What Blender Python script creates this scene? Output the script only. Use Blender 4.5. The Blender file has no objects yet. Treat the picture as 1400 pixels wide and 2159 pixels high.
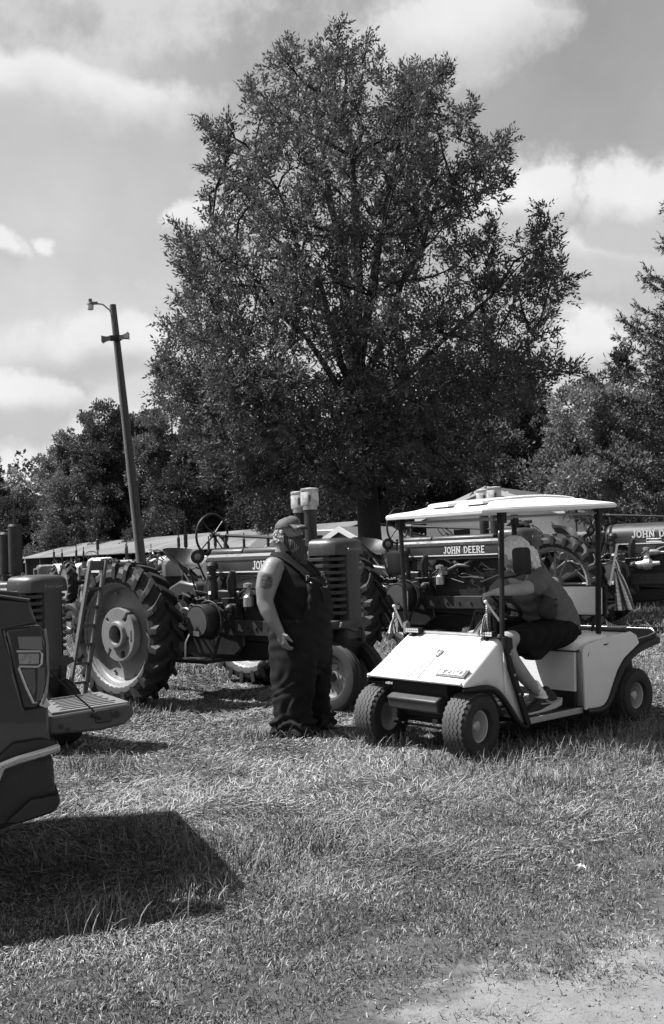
import bpy, bmesh, math, random
import numpy as np
from mathutils import Matrix, Vector, noise as mnoise
R = math.radians
PI = math.pi
random.seed(7)
rng = np.random.default_rng(11)
S = bpy.context.scene
COL = S.collection

# ------------------------------------------------------------------ camera
cam_d = bpy.data.cameras.new("camera")
cam_d.sensor_fit = 'VERTICAL'
cam_d.sensor_height = 36.0
cam_d.sensor_width = 36.0
cam_d.lens = 2100.0 / 2159.0 * 36.0
cam_d.clip_start = 0.05
cam_d.clip_end = 5000
cam = bpy.data.objects.new("camera", cam_d)
COL.objects.link(cam)
cam.matrix_world = Matrix.Translation((0, 0, 1.55)) @ Matrix.Rotation(R(90 + 2.33), 4, 'X') @ Matrix.Rotation(R(-2.2), 4, 'Z')
S.camera = cam

# ------------------------------------------------------------------ sky, sun, exposure
SUN_EL = 57.0
SUN_AZ = -78.0                       # clockwise from +Y: the sun stands to the left
sdir = Vector((math.sin(R(SUN_AZ)) * math.cos(R(SUN_EL)), math.cos(R(SUN_AZ)) * math.cos(R(SUN_EL)), math.sin(R(SUN_EL))))
sun_d = bpy.data.lights.new("sun", 'SUN')
sun_d.energy = 5.0
sun_d.angle = R(0.5)
sun_d.color = (1.0, 1.0, 1.0)        # black and white picture: neutral light
sun = bpy.data.objects.new("sun", sun_d)
COL.objects.link(sun)
sun.rotation_euler = (-sdir).to_track_quat('-Z', 'Y').to_euler()
S.view_settings.view_transform = 'Standard'
S.view_settings.look = 'None'
S.view_settings.exposure = 0.95
S.view_settings.gamma = 1.0
S.view_settings.use_curve_mapping = False


class NT:
    """tiny helper for wiring shader nodes"""
    def __init__(s, tree):
        s.t = tree
    def n(s, typ, **kw):
        nd = s.t.nodes.new(typ)
        for k, v in kw.items():
            setattr(nd, k, v)
        return nd
    def put(s, sock, v):
        if isinstance(v, bpy.types.NodeSocket):
            s.t.links.new(v, sock)
        else:
            sock.default_value = v
    def m(s, op, a, b=0.0, c=0.0, clamp=False):
        nd = s.n('ShaderNodeMath', operation=op)
        nd.use_clamp = clamp
        s.put(nd.inputs[0], a); s.put(nd.inputs[1], b); s.put(nd.inputs[2], c)
        return nd.outputs[0]
    def noise(s, vec, scale, detail=4.0, rough=0.55, dist=0.0):
        nd = s.n('ShaderNodeTexNoise')
        if vec is not None:
            s.t.links.new(vec, nd.inputs['Vector'])
        nd.inputs['Scale'].default_value = scale
        nd.inputs['Detail'].default_value = detail
        nd.inputs['Roughness'].default_value = rough
        nd.inputs['Distortion'].default_value = dist
        return nd.outputs[0]
    def rng(s, v, a, b, c, d, smooth=False):
        nd = s.n('ShaderNodeMapRange')
        nd.interpolation_type = 'SMOOTHSTEP' if smooth else 'LINEAR'
        nd.clamp = True
        s.put(nd.inputs[0], v)
        for i, q in enumerate((a, b, c, d)):
            s.put(nd.inputs[1 + i], q)
        return nd.outputs[0]
    def xyz(s, x, y, z):
        nd = s.n('ShaderNodeCombineXYZ')
        s.put(nd.inputs[0], x); s.put(nd.inputs[1], y); s.put(nd.inputs[2], z)
        return nd.outputs[0]


W = bpy.data.worlds.new("World")
S.world = W
W.use_nodes = True
wt = W.node_tree
wt.nodes.clear()
g = NT(wt)
tc = g.n('ShaderNodeTexCoord')
sep = g.n('ShaderNodeSeparateXYZ')
wt.links.new(tc.outputs['Generated'], sep.inputs[0])
el = g.m('ARCSINE', sep.outputs[2])
az = g.m('ARCTAN2', sep.outputs[0], sep.outputs[1])
U0 = g.m('MULTIPLY', az, 2.1)
V0 = g.m('MULTIPLY', el, 2.1)
# turbulence that frays every cloud edge, looked up on the view sphere itself
wv = tc.outputs['Generated']
nA = g.noise(wv, 10.0, 10.0, 0.64)
nB = g.noise(wv, 9.0, 8.0, 0.60)
offs = g.n('ShaderNodeVectorMath', operation='ADD')
wt.links.new(wv, offs.inputs[0]); offs.inputs[1].default_value = (3.1, 1.7, 5.3)
nC = g.noise(offs.outputs[0], 5.5, 6.0, 0.56)
Uw = g.m('ADD', U0, g.m('MULTIPLY', g.m('SUBTRACT', nB, 0.5), 0.32))
Vw = g.m('ADD', V0, g.m('MULTIPLY', g.m('SUBTRACT', nC, 0.5), 0.26))
# cumulus banks: (azimuth, elevation, half width, half height, weight), in units of 1/2.1 radian
CLOUDS = [(-.62, .915, .46, .085, .75), (-.66, 1.10, .30, .07, .45), (.30, 1.02, .24, .11, .95), (.62, 1.10, .24, .08, .7),
          (.42, .66, .13, .085, 1.1), (.64, .66, .13, .075, 1.1), (.58, .585, .24, .08, .7), (-.47, .43, .20, .085, .95),
          (-.66, .33, .14, .085, 1.1), (-.70, .635, .09, .045, .9), (-.575, .65, .03, .03, .7), (-.29, .70, .07, .05, .9),
          (.57, .40, .12, .07, .75), (-.36, .565, .05, .022, .4), (-.1, .27, .4, .06, .6), (-.38, .27, .2, .03, .5)]
def cloud(dv):
    acc = None
    for (a, e, w, h, k) in CLOUDS:
        x = g.m('DIVIDE', g.m('SUBTRACT', Uw, a), w)
        y = g.m('DIVIDE', g.m('SUBTRACT', g.m('ADD', Vw, dv), e), h)
        r2 = g.m('ADD', g.m('MULTIPLY', x, x), g.m('MULTIPLY', y, y))
        b = g.m('MULTIPLY', g.m('EXPONENT', g.m('MULTIPLY', r2, -0.8)), k)
        acc = b if acc is None else g.m('MAXIMUM', acc, b)
    return acc
wide = g.rng(g.noise(wv, 1.9, 5.0, 0.55), 0.50, 0.75, 0.0, 0.62, True)     # the same broken cover over the rest of the sky
d0 = g.m('ADD', g.m('MAXIMUM', cloud(0.0), wide), g.m('MULTIPLY', g.m('SUBTRACT', nA, 0.5), 1.25))
dens = g.rng(d0, 0.27, 0.62, 0.0, 1.0, True)
d1 = g.m('ADD', g.m('MAXIMUM', cloud(0.035), wide), g.m('MULTIPLY', g.m('SUBTRACT', nA, 0.5), 1.25))
lit = g.rng(g.m('SUBTRACT', d1, d0), -0.25, 0.15, 1.0, 0.0, True)
sky = g.n('ShaderNodeTexSky')
sky.sky_type = 'NISHITA'
sky.sun_disc = False
sky.sun_elevation = R(SUN_EL)
sky.sun_rotation = R(SUN_AZ)
sky.altitude = 200
sky.air_density = 1.0
sky.dust_density = 1.6
sky.ozone_density = 1.0
bw = g.n('ShaderNodeRGBToBW')
wt.links.new(sky.outputs[0], bw.inputs[0])
SKYB = g.m('MULTIPLY', bw.outputs[0], 1.06)
haze_n = g.rng(nC, 0.3, 0.7, 0.88, 1.12)
base = g.m('MULTIPLY', SKYB, haze_n)
cl = g.m('MULTIPLY', g.rng(lit, 0, 1, 3.5, 5.2), g.rng(nB, 0.3, 0.7, 0.93, 1.05))
mix = g.n('ShaderNodeMix', data_type='FLOAT')
g.put(mix.inputs[0], dens); g.put(mix.inputs[2], base); g.put(mix.inputs[3], cl)
bg = g.n('ShaderNodeBackground')
bg.inputs[1].default_value = 0.088
comb = g.xyz(mix.outputs[0], mix.outputs[0], mix.outputs[0])
wt.links.new(comb, bg.inputs[0])
wo = g.n('ShaderNodeOutputWorld')
wt.links.new(bg.outputs[0], wo.inputs[0])

S.render.engine = 'CYCLES'
S.cycles.use_denoising = True
S.cycles.denoiser = 'OPENIMAGEDENOISE'
S.cycles.denoising_input_passes = 'RGB_ALBEDO_NORMAL'
S.cycles.use_light_tree = False
S.cycles.sample_clamp_indirect = 4.0
S.cycles.max_bounces = 5
S.cycles.diffuse_bounces = 2
S.cycles.glossy_bounces = 3
S.cycles.transmission_bounces = 4
S.cycles.caustics_reflective = False
S.cycles.caustics_refractive = False


# ------------------------------------------------------------------ materials (all grey: the photograph is black and white)
def mat(name, base, rough=0.55, metal=0.0, var=0.0, vs=6.0, bump=0.0, bs=40.0, coat=0.0, attr=None, trans=0.0, spec=0.5, dirt=None, wave=None):
    m = bpy.data.materials.new(name)
    m.use_nodes = True
    t = m.node_tree
    k = NT(t)
    b = t.nodes['Principled BSDF']
    b.inputs['Roughness'].default_value = rough
    b.inputs['Metallic'].default_value = metal
    b.inputs['Coat Weight'].default_value = coat
    b.inputs['Specular IOR Level'].default_value = spec
    b.inputs['Base Color'].default_value = (base, base, base, 1)
    tcn = k.n('ShaderNodeTexCoord')
    vec = tcn.outputs['Object']
    col = None
    if attr:
        a = k.n('ShaderNodeAttribute', attribute_name=attr)
        col = k.m('MULTIPLY', a.outputs['Fac'], base)
    if var:
        n1 = k.noise(vec, vs, 5.0, 0.6)
        f = k.rng(n1, 0.28, 0.72, 1 - var, 1 + var)
        col = k.m('MULTIPLY', f, col if col is not None else base)
    if dirt:                       # (value, scale, lo, hi): grime or rust with a shape of its own
        dv, ds, lo, hi = dirt
        n2 = k.noise(vec, ds, 8.0, 0.65, 0.4)
        f2 = k.rng(n2, lo, hi, 0.0, 1.0, True)
        mx = k.n('ShaderNodeMix', data_type='FLOAT')
        k.put(mx.inputs[0], f2); k.put(mx.inputs[2], col if col is not None else base); k.put(mx.inputs[3], dv)
        col = mx.outputs[0]
        k.put(b.inputs['Roughness'], k.rng(f2, 0, 1, rough, min(1.0, rough + 0.3)))
    if col is not None:
        t.links.new(k.xyz(col, col, col), b.inputs['Base Color'])
    if bump:
        n3 = k.noise(vec, bs, 4.0, 0.6)
        if wave:
            wn = k.n('ShaderNodeTexWave')
            t.links.new(vec, wn.inputs['Vector'])
            wn.inputs['Scale'].default_value = wave
            wn.inputs['Distortion'].default_value = 2.0
            n3 = k.m('ADD', n3, wn.outputs['Fac'])
        bn = k.n('ShaderNodeBump')
        bn.inputs['Strength'].default_value = bump
        bn.inputs['Distance'].default_value = 0.01
        t.links.new(n3, bn.inputs['Height'])
        t.links.new(bn.outputs[0], b.inputs['Normal'])
    if trans:                      # thin leaves let part of the sun through
        tb_ = k.n('ShaderNodeBsdfTranslucent'); mxs = k.n('ShaderNodeMixShader')
        cs = b.inputs['Base Color'].links[0].from_socket if b.inputs['Base Color'].is_linked else None
        if cs is not None: t.links.new(cs, tb_.inputs[0])
        else: tb_.inputs[0].default_value = (base, base, base, 1)
        mxs.inputs[0].default_value = trans
        out = t.nodes['Material Output']
        t.links.new(b.outputs[0], mxs.inputs[1]); t.links.new(tb_.outputs[0], mxs.inputs[2]); t.links.new(mxs.outputs[0], out.inputs[0])
    return m


MT = dict(
    green=mat('old_dark_paint', 0.031, 0.42, 0, 0.22, 5, 0.05, 60, dirt=(0.06, 7, 0.54, 0.72)),
    green_dark=mat('shop_dark_paint', 0.010, 0.5, 0, 0.3, 7, 0.1, 50, dirt=(0.045, 9, 0.55, 0.75)),
    yellow=mat('pale_wheel_paint', 0.20, 0.42, 0, 0.10, 6, 0.03, 70, dirt=(0.09, 5, 0.58, 0.8)),
    cream=mat('lettering_paint', 0.72, 0.5),
    rubber=mat('tyre_rubber', 0.012, 0.72, 0, 0.25, 9, 0.15, 90, dirt=(0.05, 6, 0.55, 0.8)),
    cast=mat('cast_iron', 0.020, 0.5, 0.2, 0.3, 8, 0.2, 40, dirt=(0.06, 12, 0.56, 0.74)),
    iron=mat('oily_black_iron', 0.008, 0.45, 0.2, 0.3, 8, 0.2, 50),
    steel=mat('worn_steel', 0.30, 0.38, 0.7, 0.2, 12, 0.05, 60),
    alu=mat('bright_alloy', 0.42, 0.36, 0.6, 0.15, 14, 0.05, 80),
    belt=mat('pulley_face', 0.085, 0.48, 0.1, 0.2, 6, 0.05, 40),
    black=mat('black_paint', 0.012, 0.4, 0, 0.2, 8),
    jar=mat('dusty_clear_jar', 0.42, 0.25, 0, 0.5, 16, 0.1, 30, spec=0.6),
    paper=mat('white_tag', 0.75, 0.6),
    grey1=mat('faded_light_paint', 0.34, 0.5, 0, 0.12, 5, dirt=(0.16, 6, 0.58, 0.8)),
    grey2=mat('faded_mid_paint', 0.15, 0.5, 0, 0.15, 5, dirt=(0.07, 6, 0.58, 0.8)),
    grey3=mat('pale_cream_paint', 0.52, 0.45, 0, 0.1, 5),
    wood=mat('weathered_pole_wood', 0.10, 0.8, 0, 0.25, 12, 0.4, 30),
    ladder=mat('painted_ladder_wood', 0.075, 0.65, 0, 0.25, 14, 0.15, 50),
    white=mat('white_siding', 0.72, 0.6, 0, 0.06, 3),
    tin=mat('tin_roofing', 0.13, 0.6, 0.1, 0.5, 0.35, 0.05, 20),
    shingle=mat('grey_shingle', 0.055, 0.85, 0, 0.25, 8, 0.2, 30),
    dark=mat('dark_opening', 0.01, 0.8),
    bark=mat('dark_bark', 0.020, 0.9, 0, 0.3, 9, 0.6, 18),
)


# ------------------------------------------------------------------ mesh helpers
class MB:
    def __init__(s):
        s.v = []; s.f = []
    def add(s, vs, fs, M=None):
        o = len(s.v)
        if M is not None:
            vs = [M @ Vector(p) for p in vs]
        s.v += [tuple(p) for p in vs]
        s.f += [tuple(i + o for i in f) for f in fs]
        return s
    def box(s, c, d, M=None, taper=1.0):
        x, y, z = d[0] / 2, d[1] / 2, d[2] / 2
        t = taper
        vs = [(-x, -y, -z), (x, -y, -z), (x, y, -z), (-x, y, -z), (-x * t, -y * t, z), (x * t, -y * t, z), (x * t, y * t, z), (-x * t, y * t, z)]
        T = Matrix.Translation(c)
        if M is not None:
            T = T @ M
        return s.add(vs, [(3, 2, 1, 0), (4, 5, 6, 7), (0, 1, 5, 4), (1, 2, 6, 5), (2, 3, 7, 6), (3, 0, 4, 7)], T)
    def prism(s, poly, axis, a, b, M=None):
        n = len(poly)
        def P(p, h):
            if axis == 'x': return (h, p[0], p[1])
            if axis == 'y': return (p[0], h, p[1])
            return (p[0], p[1], h)
        vs = [P(p, a) for p in poly] + [P(p, b) for p in poly]
        fs = [tuple(range(n))[::-1], tuple(range(n, 2 * n))] + [(i, (i + 1) % n, n + (i + 1) % n, n + i) for i in range(n)]
        return s.add(vs, fs, M)
    def rings(s, rs, cap=True, closed=True, M=None):
        n = len(rs[0]); vs = [p for r in rs for p in r]; fs = []
        for i in range(len(rs) - 1):
            for j in range(n if closed else n - 1):
                k = (j + 1) % n
                fs.append((i * n + j, i * n + k, (i + 1) * n + k, (i + 1) * n + j))
        if cap:
            fs.append(tuple(range(n))[::-1]); fs.append(tuple((len(rs) - 1) * n + j for j in range(n)))
        return s.add(vs, fs, M)
    def tube(s, pts, r, seg=8, M=None, cap=True, flat=1.0):
        pts = [Vector(p) for p in pts]
        rs = r if isinstance(r, (list, tuple)) else [r] * len(pts)
        rings = []; ref = None
        for i, p in enumerate(pts):
            d = (pts[min(i + 1, len(pts) - 1)] - pts[max(i - 1, 0)])
            d = d.normalized() if d.length > 1e-9 else Vector((0, 0, 1))
            if ref is None:
                ref = Vector((0, 0, 1)) if abs(d.z) < 0.9 else Vector((1, 0, 0))
            a = d.cross(ref)
            a = a.normalized() if a.length > 1e-6 else d.orthogonal().normalized()
            b = a.cross(d).normalized()
            ref = b
            rings.append([p + (a * math.cos(2 * PI * k / seg) + b * math.sin(2 * PI * k / seg) * flat) * rs[i] for k in range(seg)])
        return s.rings(rings, cap, True, M)
    def lathe(s, prof, o=(0, 0, 0), d=(0, 0, 1), seg=24, M=None, closed_prof=False):
        d = Vector(d).normalized(); o = Vector(o)
        a = d.orthogonal().normalized(); b = d.cross(a)
        rings = []
        for (r, h) in prof:
            rings.append([o + d * h + (a * math.cos(2 * PI * k / seg) + b * math.sin(2 * PI * k / seg)) * max(r, 1e-4) for k in range(seg)])
        if closed_prof:
            rings.append(rings[0])
        return s.rings(rings, not closed_prof, True, M)
    def ring(s, R0, r, o=(0, 0, 0), d=(0, 0, 1), seg=28, sub=7, M=None):
        prof = [(R0 + r * math.cos(2 * PI * k / sub), r * math.sin(2 * PI * k / sub)) for k in range(sub)]
        return s.lathe(prof, o, d, seg, M, True)
    def ell(s, c, rad, seg=14, rings=8, M=None):
        rr = []
        for i in range(1, rings):
            th = PI * i / rings
            rr.append([(c[0] + rad[0] * math.sin(th) * math.cos(2 * PI * k / seg), c[1] + rad[1] * math.sin(th) * math.sin(2 * PI * k / seg), c[2] - rad[2] * math.cos(th)) for k in range(seg)])
        n0 = len(rr)
        vs = [p for r_ in rr for p in r_] + [(c[0], c[1], c[2] - rad[2]), (c[0], c[1], c[2] + rad[2])]
        fs = []
        for i in range(n0 - 1):
            for j in range(seg):
                k = (j + 1) % seg
                fs.append((i * seg + j, i * seg + k, (i + 1) * seg + k, (i + 1) * seg + j))
        for j in range(seg):
            k = (j + 1) % seg
            fs.append((n0 * seg, k, j)); fs.append((n0 * seg + 1, (n0 - 1) * seg + j, (n0 - 1) * seg + k))
        return s.add(vs, fs, M)
    def mesh(s, name, smooth=30):
        me = bpy.data.meshes.new(name)
        me.from_pydata(s.v, [], s.f)
        bm = bmesh.new(); bm.from_mesh(me)
        bmesh.ops.recalc_face_normals(bm, faces=bm.faces)
        bm.to_mesh(me); bm.free()
        if smooth:
            me.shade_smooth()
            me.set_sharp_from_angle(angle=R(smooth))
        return me
    def build(s, name, m, parent=None, smooth=30, bevel=0.0, loc=None):
        o = link(name, s.mesh(name, smooth), m, parent)
        if bevel:
            bv = o.modifiers.new('bevel', 'BEVEL')
            bv.width = bevel; bv.segments = 2; bv.limit_method = 'ANGLE'; bv.angle_limit = R(35)
            bv.harden_normals = False
        if loc: o.location = loc
        return o


def smooth_path(pts, k=5):
    P = [Vector(p) for p in pts]
    P = [P[0] * 2 - P[1]] + P + [P[-1] * 2 - P[-2]]
    out = []
    for i in range(1, len(P) - 2):
        for j in range(k):
            t = j / k
            a, b, c, d = P[i - 1], P[i], P[i + 1], P[i + 2]
            out.append(.5 * ((2 * b) + (c - a) * t + (2 * a - 5 * b + 4 * c - d) * t * t + (3 * b - a - 3 * c + d) * t ** 3))
    return out + [P[-2]]


def link(name, me, m=None, parent=None):
    o = bpy.data.objects.new(name, me)
    COL.objects.link(o)
    if m is not None:
        me.materials.clear(); me.materials.append(m)
    if parent is not None:
        o.parent = parent
    return o


def tag(o, label=None, cat=None, group=None, kind=None):
    if label: o['label'] = label
    if cat: o['category'] = cat
    if group: o['group'] = group
    if kind: o['kind'] = kind
    return o


def thing(name, label, cat, loc=(0, 0, 0), rz=0.0, group=None, rx=0.0, ry=0.0):
    o = bpy.data.objects.new(name, None)
    o.empty_display_size = 0.2
    COL.objects.link(o)
    o.location = loc
    o.rotation_euler = (R(rx), R(ry), R(rz))
    return tag(o, label, cat, group)


def dup(root, loc, rz, label, group=None, scale=1.0):
    def cp(o, par):
        c = o.copy(); COL.objects.link(c)
        if par is not None:
            c.parent = par
        for ch in list(o.children):
            cp(ch, c)
        return c
    r = cp(root, None)
    r.location = loc; r.rotation_euler = (0, 0, R(rz)); r.scale = (scale,) * 3
    r['label'] = label
    if group: r['group'] = group
    return r


def fastmesh(name, V, F):
    """V (n,3) array; F (m,k) array of one polygon size"""
    me = bpy.data.meshes.new(name)
    n, mf, k = len(V), len(F), F.shape[1]
    me.vertices.add(n); me.vertices.foreach_set('co', np.ascontiguousarray(V, dtype=np.float32).ravel())
    me.loops.add(mf * k); me.loops.foreach_set('vertex_index', np.ascontiguousarray(F, dtype=np.int32).ravel())
    me.polygons.add(mf)
    me.polygons.foreach_set('loop_start', np.arange(0, mf * k, k, dtype=np.int32))
    me.update(calc_edges=True)
    me.validate()
    return me


def attr(me, name, vals):
    a = me.attributes.new(name, 'FLOAT', 'POINT')
    a.data.foreach_set('value', np.ascontiguousarray(vals, dtype=np.float32))


def unit(a):
    return a / np.maximum(np.linalg.norm(a, axis=-1, keepdims=True), 1e-9)


def strokes(mb, text, h, M, depth=0.006, serif=True, wide=1.0, gap=0.22, sw=0.17):
    """raised lettering from straight strokes, in the local x-z plane of M (facing -y)"""
    G_ = {
        'J': (.62, [[(.46, 1), (.46, .2), (.36, .05), (.2, .05), (.1, .22)]], [(.46, 1)]),
        'O': (.78, [[(.39, .96), (.64, .82), (.68, .5), (.64, .18), (.39, .04), (.14, .18), (.10, .5), (.14, .82), (.39, .96)]], []),
        'H': (.84, [[(.16, 0), (.16, 1)], [(.68, 0), (.68, 1)], [(.16, .5), (.68, .5)]], [(.16, 0), (.16, 1), (.68, 0), (.68, 1)]),
        'N': (.86, [[(.16, 0), (.16, 1)], [(.70, 0), (.70, 1)], [(.16, .96), (.70, .04)]], [(.16, 0), (.16, 1), (.70, 1)]),
        'D': (.80, [[(.16, 0), (.16, 1)], [(.1, .95), (.45, .93), (.66, .72), (.68, .5), (.66, .28), (.45, .07), (.1, .05)]], []),
        'E': (.70, [[(.16, 0), (.16, 1)], [(.08, .95), (.62, .95)], [(.16, .5), (.5, .5)], [(.08, .05), (.62, .05)]], []),
        'R': (.80, [[(.16, 0), (.16, 1)], [(.1, .95), (.5, .93), (.64, .74), (.5, .52), (.16, .5)], [(.42, .5), (.7, .03)]], [(.16, 0)]),
        'Z': (.74, [[(.08, .92), (.66, .92), (.10, .08), (.68, .08)]], []),
        'G': (.80, [[(.70, .92), (.12, .92), (.12, .08), (.70, .08), (.70, .5), (.42, .5)]], []),
        'Q': (.80, [[(.12, .08), (.12, .92), (.70, .92), (.70, .08), (.12, .08)]], []),
        ' ': (.45, [], []),
    }
    x0 = 0.0
    for ch in text:
        w, st, se = G_[ch]
        for pl in st:
            for (a, b) in zip(pl[:-1], pl[1:]):
                A = Vector(((x0 + a[0] * wide) * h, 0, a[1] * h)); B = Vector(((x0 + b[0] * wide) * h, 0, b[1] * h))
                d = (B - A).normalized(); nrm = Vector((-d.z, 0, d.x)) * sw * h * 0.5
                e = d * sw * h * 0.3
                q = [A - e + nrm, B + e + nrm, B + e - nrm, A - e - nrm]
                mb.add([p for p in q] + [p + Vector((0, -depth, 0)) for p in q], [(0, 1, 2, 3), (7, 6, 5, 4), (0, 4, 5, 1), (1, 5, 6, 2), (2, 6, 7, 3), (3, 7, 4, 0)], M)
        if serif:
            for (a, b) in se:
                mb.box((0, 0, 0), (0.36 * h, depth, 0.09 * h), M @ Matrix.Translation(((x0 + a * wide) * h, -depth / 2 - .0006, (b + (0.04 if b < .5 else -0.04)) * h)))
        x0 += w * wide + gap * 0.3
    return x0 * h


def print_text(name, txt, size, M, m, parent, extrude=0.0015, align='CENTER'):
    cu = bpy.data.curves.new(name, 'FONT')
    cu.body = txt; cu.size = size; cu.extrude = extrude; cu.align_x = align; cu.align_y = 'CENTER'
    cu.resolution_u = 2
    o = bpy.data.objects.new(name, cu); COL.objects.link(o)
    dg = bpy.context.evaluated_depsgraph_get()
    me = bpy.data.meshes.new_from_object(o.evaluated_get(dg))
    bpy.data.objects.remove(o)
    me.name = name
    me.transform(M)
    return link(name, me, m, parent)
# ------------------------------------------------------------------ ground
def ss(a, b, x):
    t = np.clip((np.asarray(x, dtype=float) - a) / (b - a), 0, 1)
    return t * t * (3 - 2 * t)


def H(x, y):
    """ground height: a mown field with a slight rise towards the right-hand tractors"""
    x = np.asarray(x, dtype=float); y = np.asarray(y, dtype=float)
    h = 0.20 * ss(10.5, 17, y) * ss(-1.0, 3.5, x)
    h = h + 0.018 * np.sin(x * 1.7 + y * .6) * np.sin(y * 1.3 - x * .4) * ss(3.6, 5.5, y)
    return h


def hz(x, y):
    return float(H(x, y))


def axis(lo, hi, fine_lo, fine_hi, step, grow=1.25):
    a = list(np.arange(fine_lo, fine_hi + 1e-6, step)); s = step; x = fine_hi
    while x < hi:
        s *= grow; x += s; a.append(min(x, hi))
    s = step; x = fine_lo; pre = []
    while x > lo:
        s *= grow; x -= s; pre.append(max(x, lo))
    return np.array(pre[::-1] + a)


xs = axis(-1500, 1500, -7, 9, 0.25); ys = axis(-300, 2500, 1.0, 20, 0.25)
GX, GY = np.meshgrid(xs, ys)
GV = np.stack([GX, GY, H(GX, GY)], -1).reshape(-1, 3)
ii = np.arange((len(ys) - 1) * len(xs)).reshape(len(ys) - 1, len(xs))[:, :-1].ravel()
GF = np.stack([ii, ii + 1, ii + 1 + len(xs), ii + len(xs)], -1)
m_ground = mat('thatch_and_soil', 0.060, 0.95, 0, 0.45, 1.3, 0.6, 60, spec=0.1, dirt=(0.10, 28, 0.52, 0.64))
gme = fastmesh('ground', GV, GF); gme.shade_smooth()
tag(link('ground', gme, m_ground), kind='structure')

# gravel drive: a sheet on the ground with a frayed edge
EA, EB = np.array([.24, 3.30]), np.array([1.32, 4.14])
edir = (EB - EA) / np.linalg.norm(EB - EA); enrm = np.array([-edir[1], edir[0]])


def edge_off(s):
    return .10 * np.sin(s * 3.1 + .6) + .06 * np.sin(s * 7.7) + .03 * np.sin(s * 17.0 + 1)


def drive_dist(x, y):
    """signed distance from the drive's edge, positive on the grass"""
    px = np.asarray(x) - EA[0]; py = np.asarray(y) - EA[1]
    s = px * edir[0] + py * edir[1]
    return px * enrm[0] + py * enrm[1] - edge_off(s)


sv = np.linspace(-14, 22, 300)
tv = np.array([-.5, -.22, -.1, 0, .15, .4, .8, 1.6, 3.2])
DV = []
for t in tv:
    P = EA + sv[:, None] * edir + (edge_off(sv) - t)[:, None] * enrm
    DV.append(np.stack([P[:, 0], P[:, 1], H(P[:, 0], P[:, 1]) + 0.004], -1))
DV = np.concatenate(DV)
n_ = len(sv)
ii = (np.arange(len(tv) - 1)[:, None] * n_ + np.arange(n_ - 1)[None]).ravel()
DF = np.stack([ii, ii + n_, ii + n_ + 1, ii + 1], -1)
m_gravel = mat('pale_gravel', 0.185, 0.95, 0, 0.22, 7, 0.6, 160, spec=0.2, dirt=(0.11, 45, 0.54, 0.66))
# soil worked into the gravel along the ragged edge
_t = m_gravel.node_tree; _k = NT(_t); _b = _t.nodes['Principled BSDF']
_src = _b.inputs['Base Color'].links[0].from_socket
_at = _k.n('ShaderNodeAttribute', attribute_name='worn')
_tc = [q for q in _t.nodes if q.type == 'TEX_COORD'][0].outputs['Object']
_f = _k.rng(_k.m('ADD', _at.outputs['Fac'], _k.m('MULTIPLY', _k.m('SUBTRACT', _k.noise(_tc, 7.0, 8.0, .65), .5), 1.5)), .25, .75, 0, 1, True)
_soil = _k.rng(_k.noise(_tc, 30.0, 6.0, .6), .3, .7, .05, .10)
_mx = _k.n('ShaderNodeMix', data_type='RGBA')
_k.put(_mx.inputs[0], _f); _t.links.new(_k.xyz(_soil, _soil, _soil), _mx.inputs[6]); _t.links.new(_src, _mx.inputs[7]); _t.links.new(_mx.outputs[2], _b.inputs['Base Color'])
dme = fastmesh('gravel_drive', DV, DF)
attr(dme, 'worn', np.repeat(np.clip((tv + .40) / .70, -.3, 1.6), n_))
tag(link('gravel_drive', dme, m_gravel), kind='structure')

# loose stones on the drive, and bare dirt among the edge grass
ico = MB(); ico.ell((0, 0, 0), (1, 1, .7), 6, 4)
iv = np.array(ico.v); tri = []
for f in ico.f:
    for k in range(1, len(f) - 1): tri.append((f[0], f[k], f[k + 1]))
itri = np.array(tri)
ns = 4200
sx = rng.uniform(-.9, 2.2, ns); sy = rng.uniform(2.9, 4.7, ns)
dd = drive_dist(sx, sy)
keep = (dd < 0.0) | ((dd < .4) & (rng.random(ns) < .25 * np.exp(-np.maximum(dd, 0) * 5)))
sx, sy = sx[keep], sy[keep]; ns = len(sx)
rad = 0.0016 + 0.0058 * rng.random(ns) ** 4.5
jit = 1 + rng.normal(0, .16, (ns, len(iv), 3))
ang = rng.uniform(0, 2 * PI, ns); ca, sa = np.cos(ang), np.sin(ang)
q = iv[None] * jit * rad[:, None, None] * np.array([1, .8, .8])
PV = np.stack([q[..., 0] * ca[:, None] - q[..., 1] * sa[:, None] + sx[:, None], q[..., 0] * sa[:, None] + q[..., 1] * ca[:, None] + sy[:, None],
               q[..., 2] + (H(sx, sy) + .004 + rad * .3)[:, None]], -1).reshape(-1, 3)
PF = (itri[None] + (np.arange(ns) * len(iv))[:, None, None]).reshape(-1, 3)
pm = fastmesh('loose_gravel', PV, PF)
attr(pm, 'shade', np.repeat(rng.uniform(.5, 1.7, ns) ** 1.2, len(iv)))
tag(link('loose_gravel', pm, mat('gravel_stone', 0.19, 0.85, attr='shade')), kind='stuff')


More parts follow.
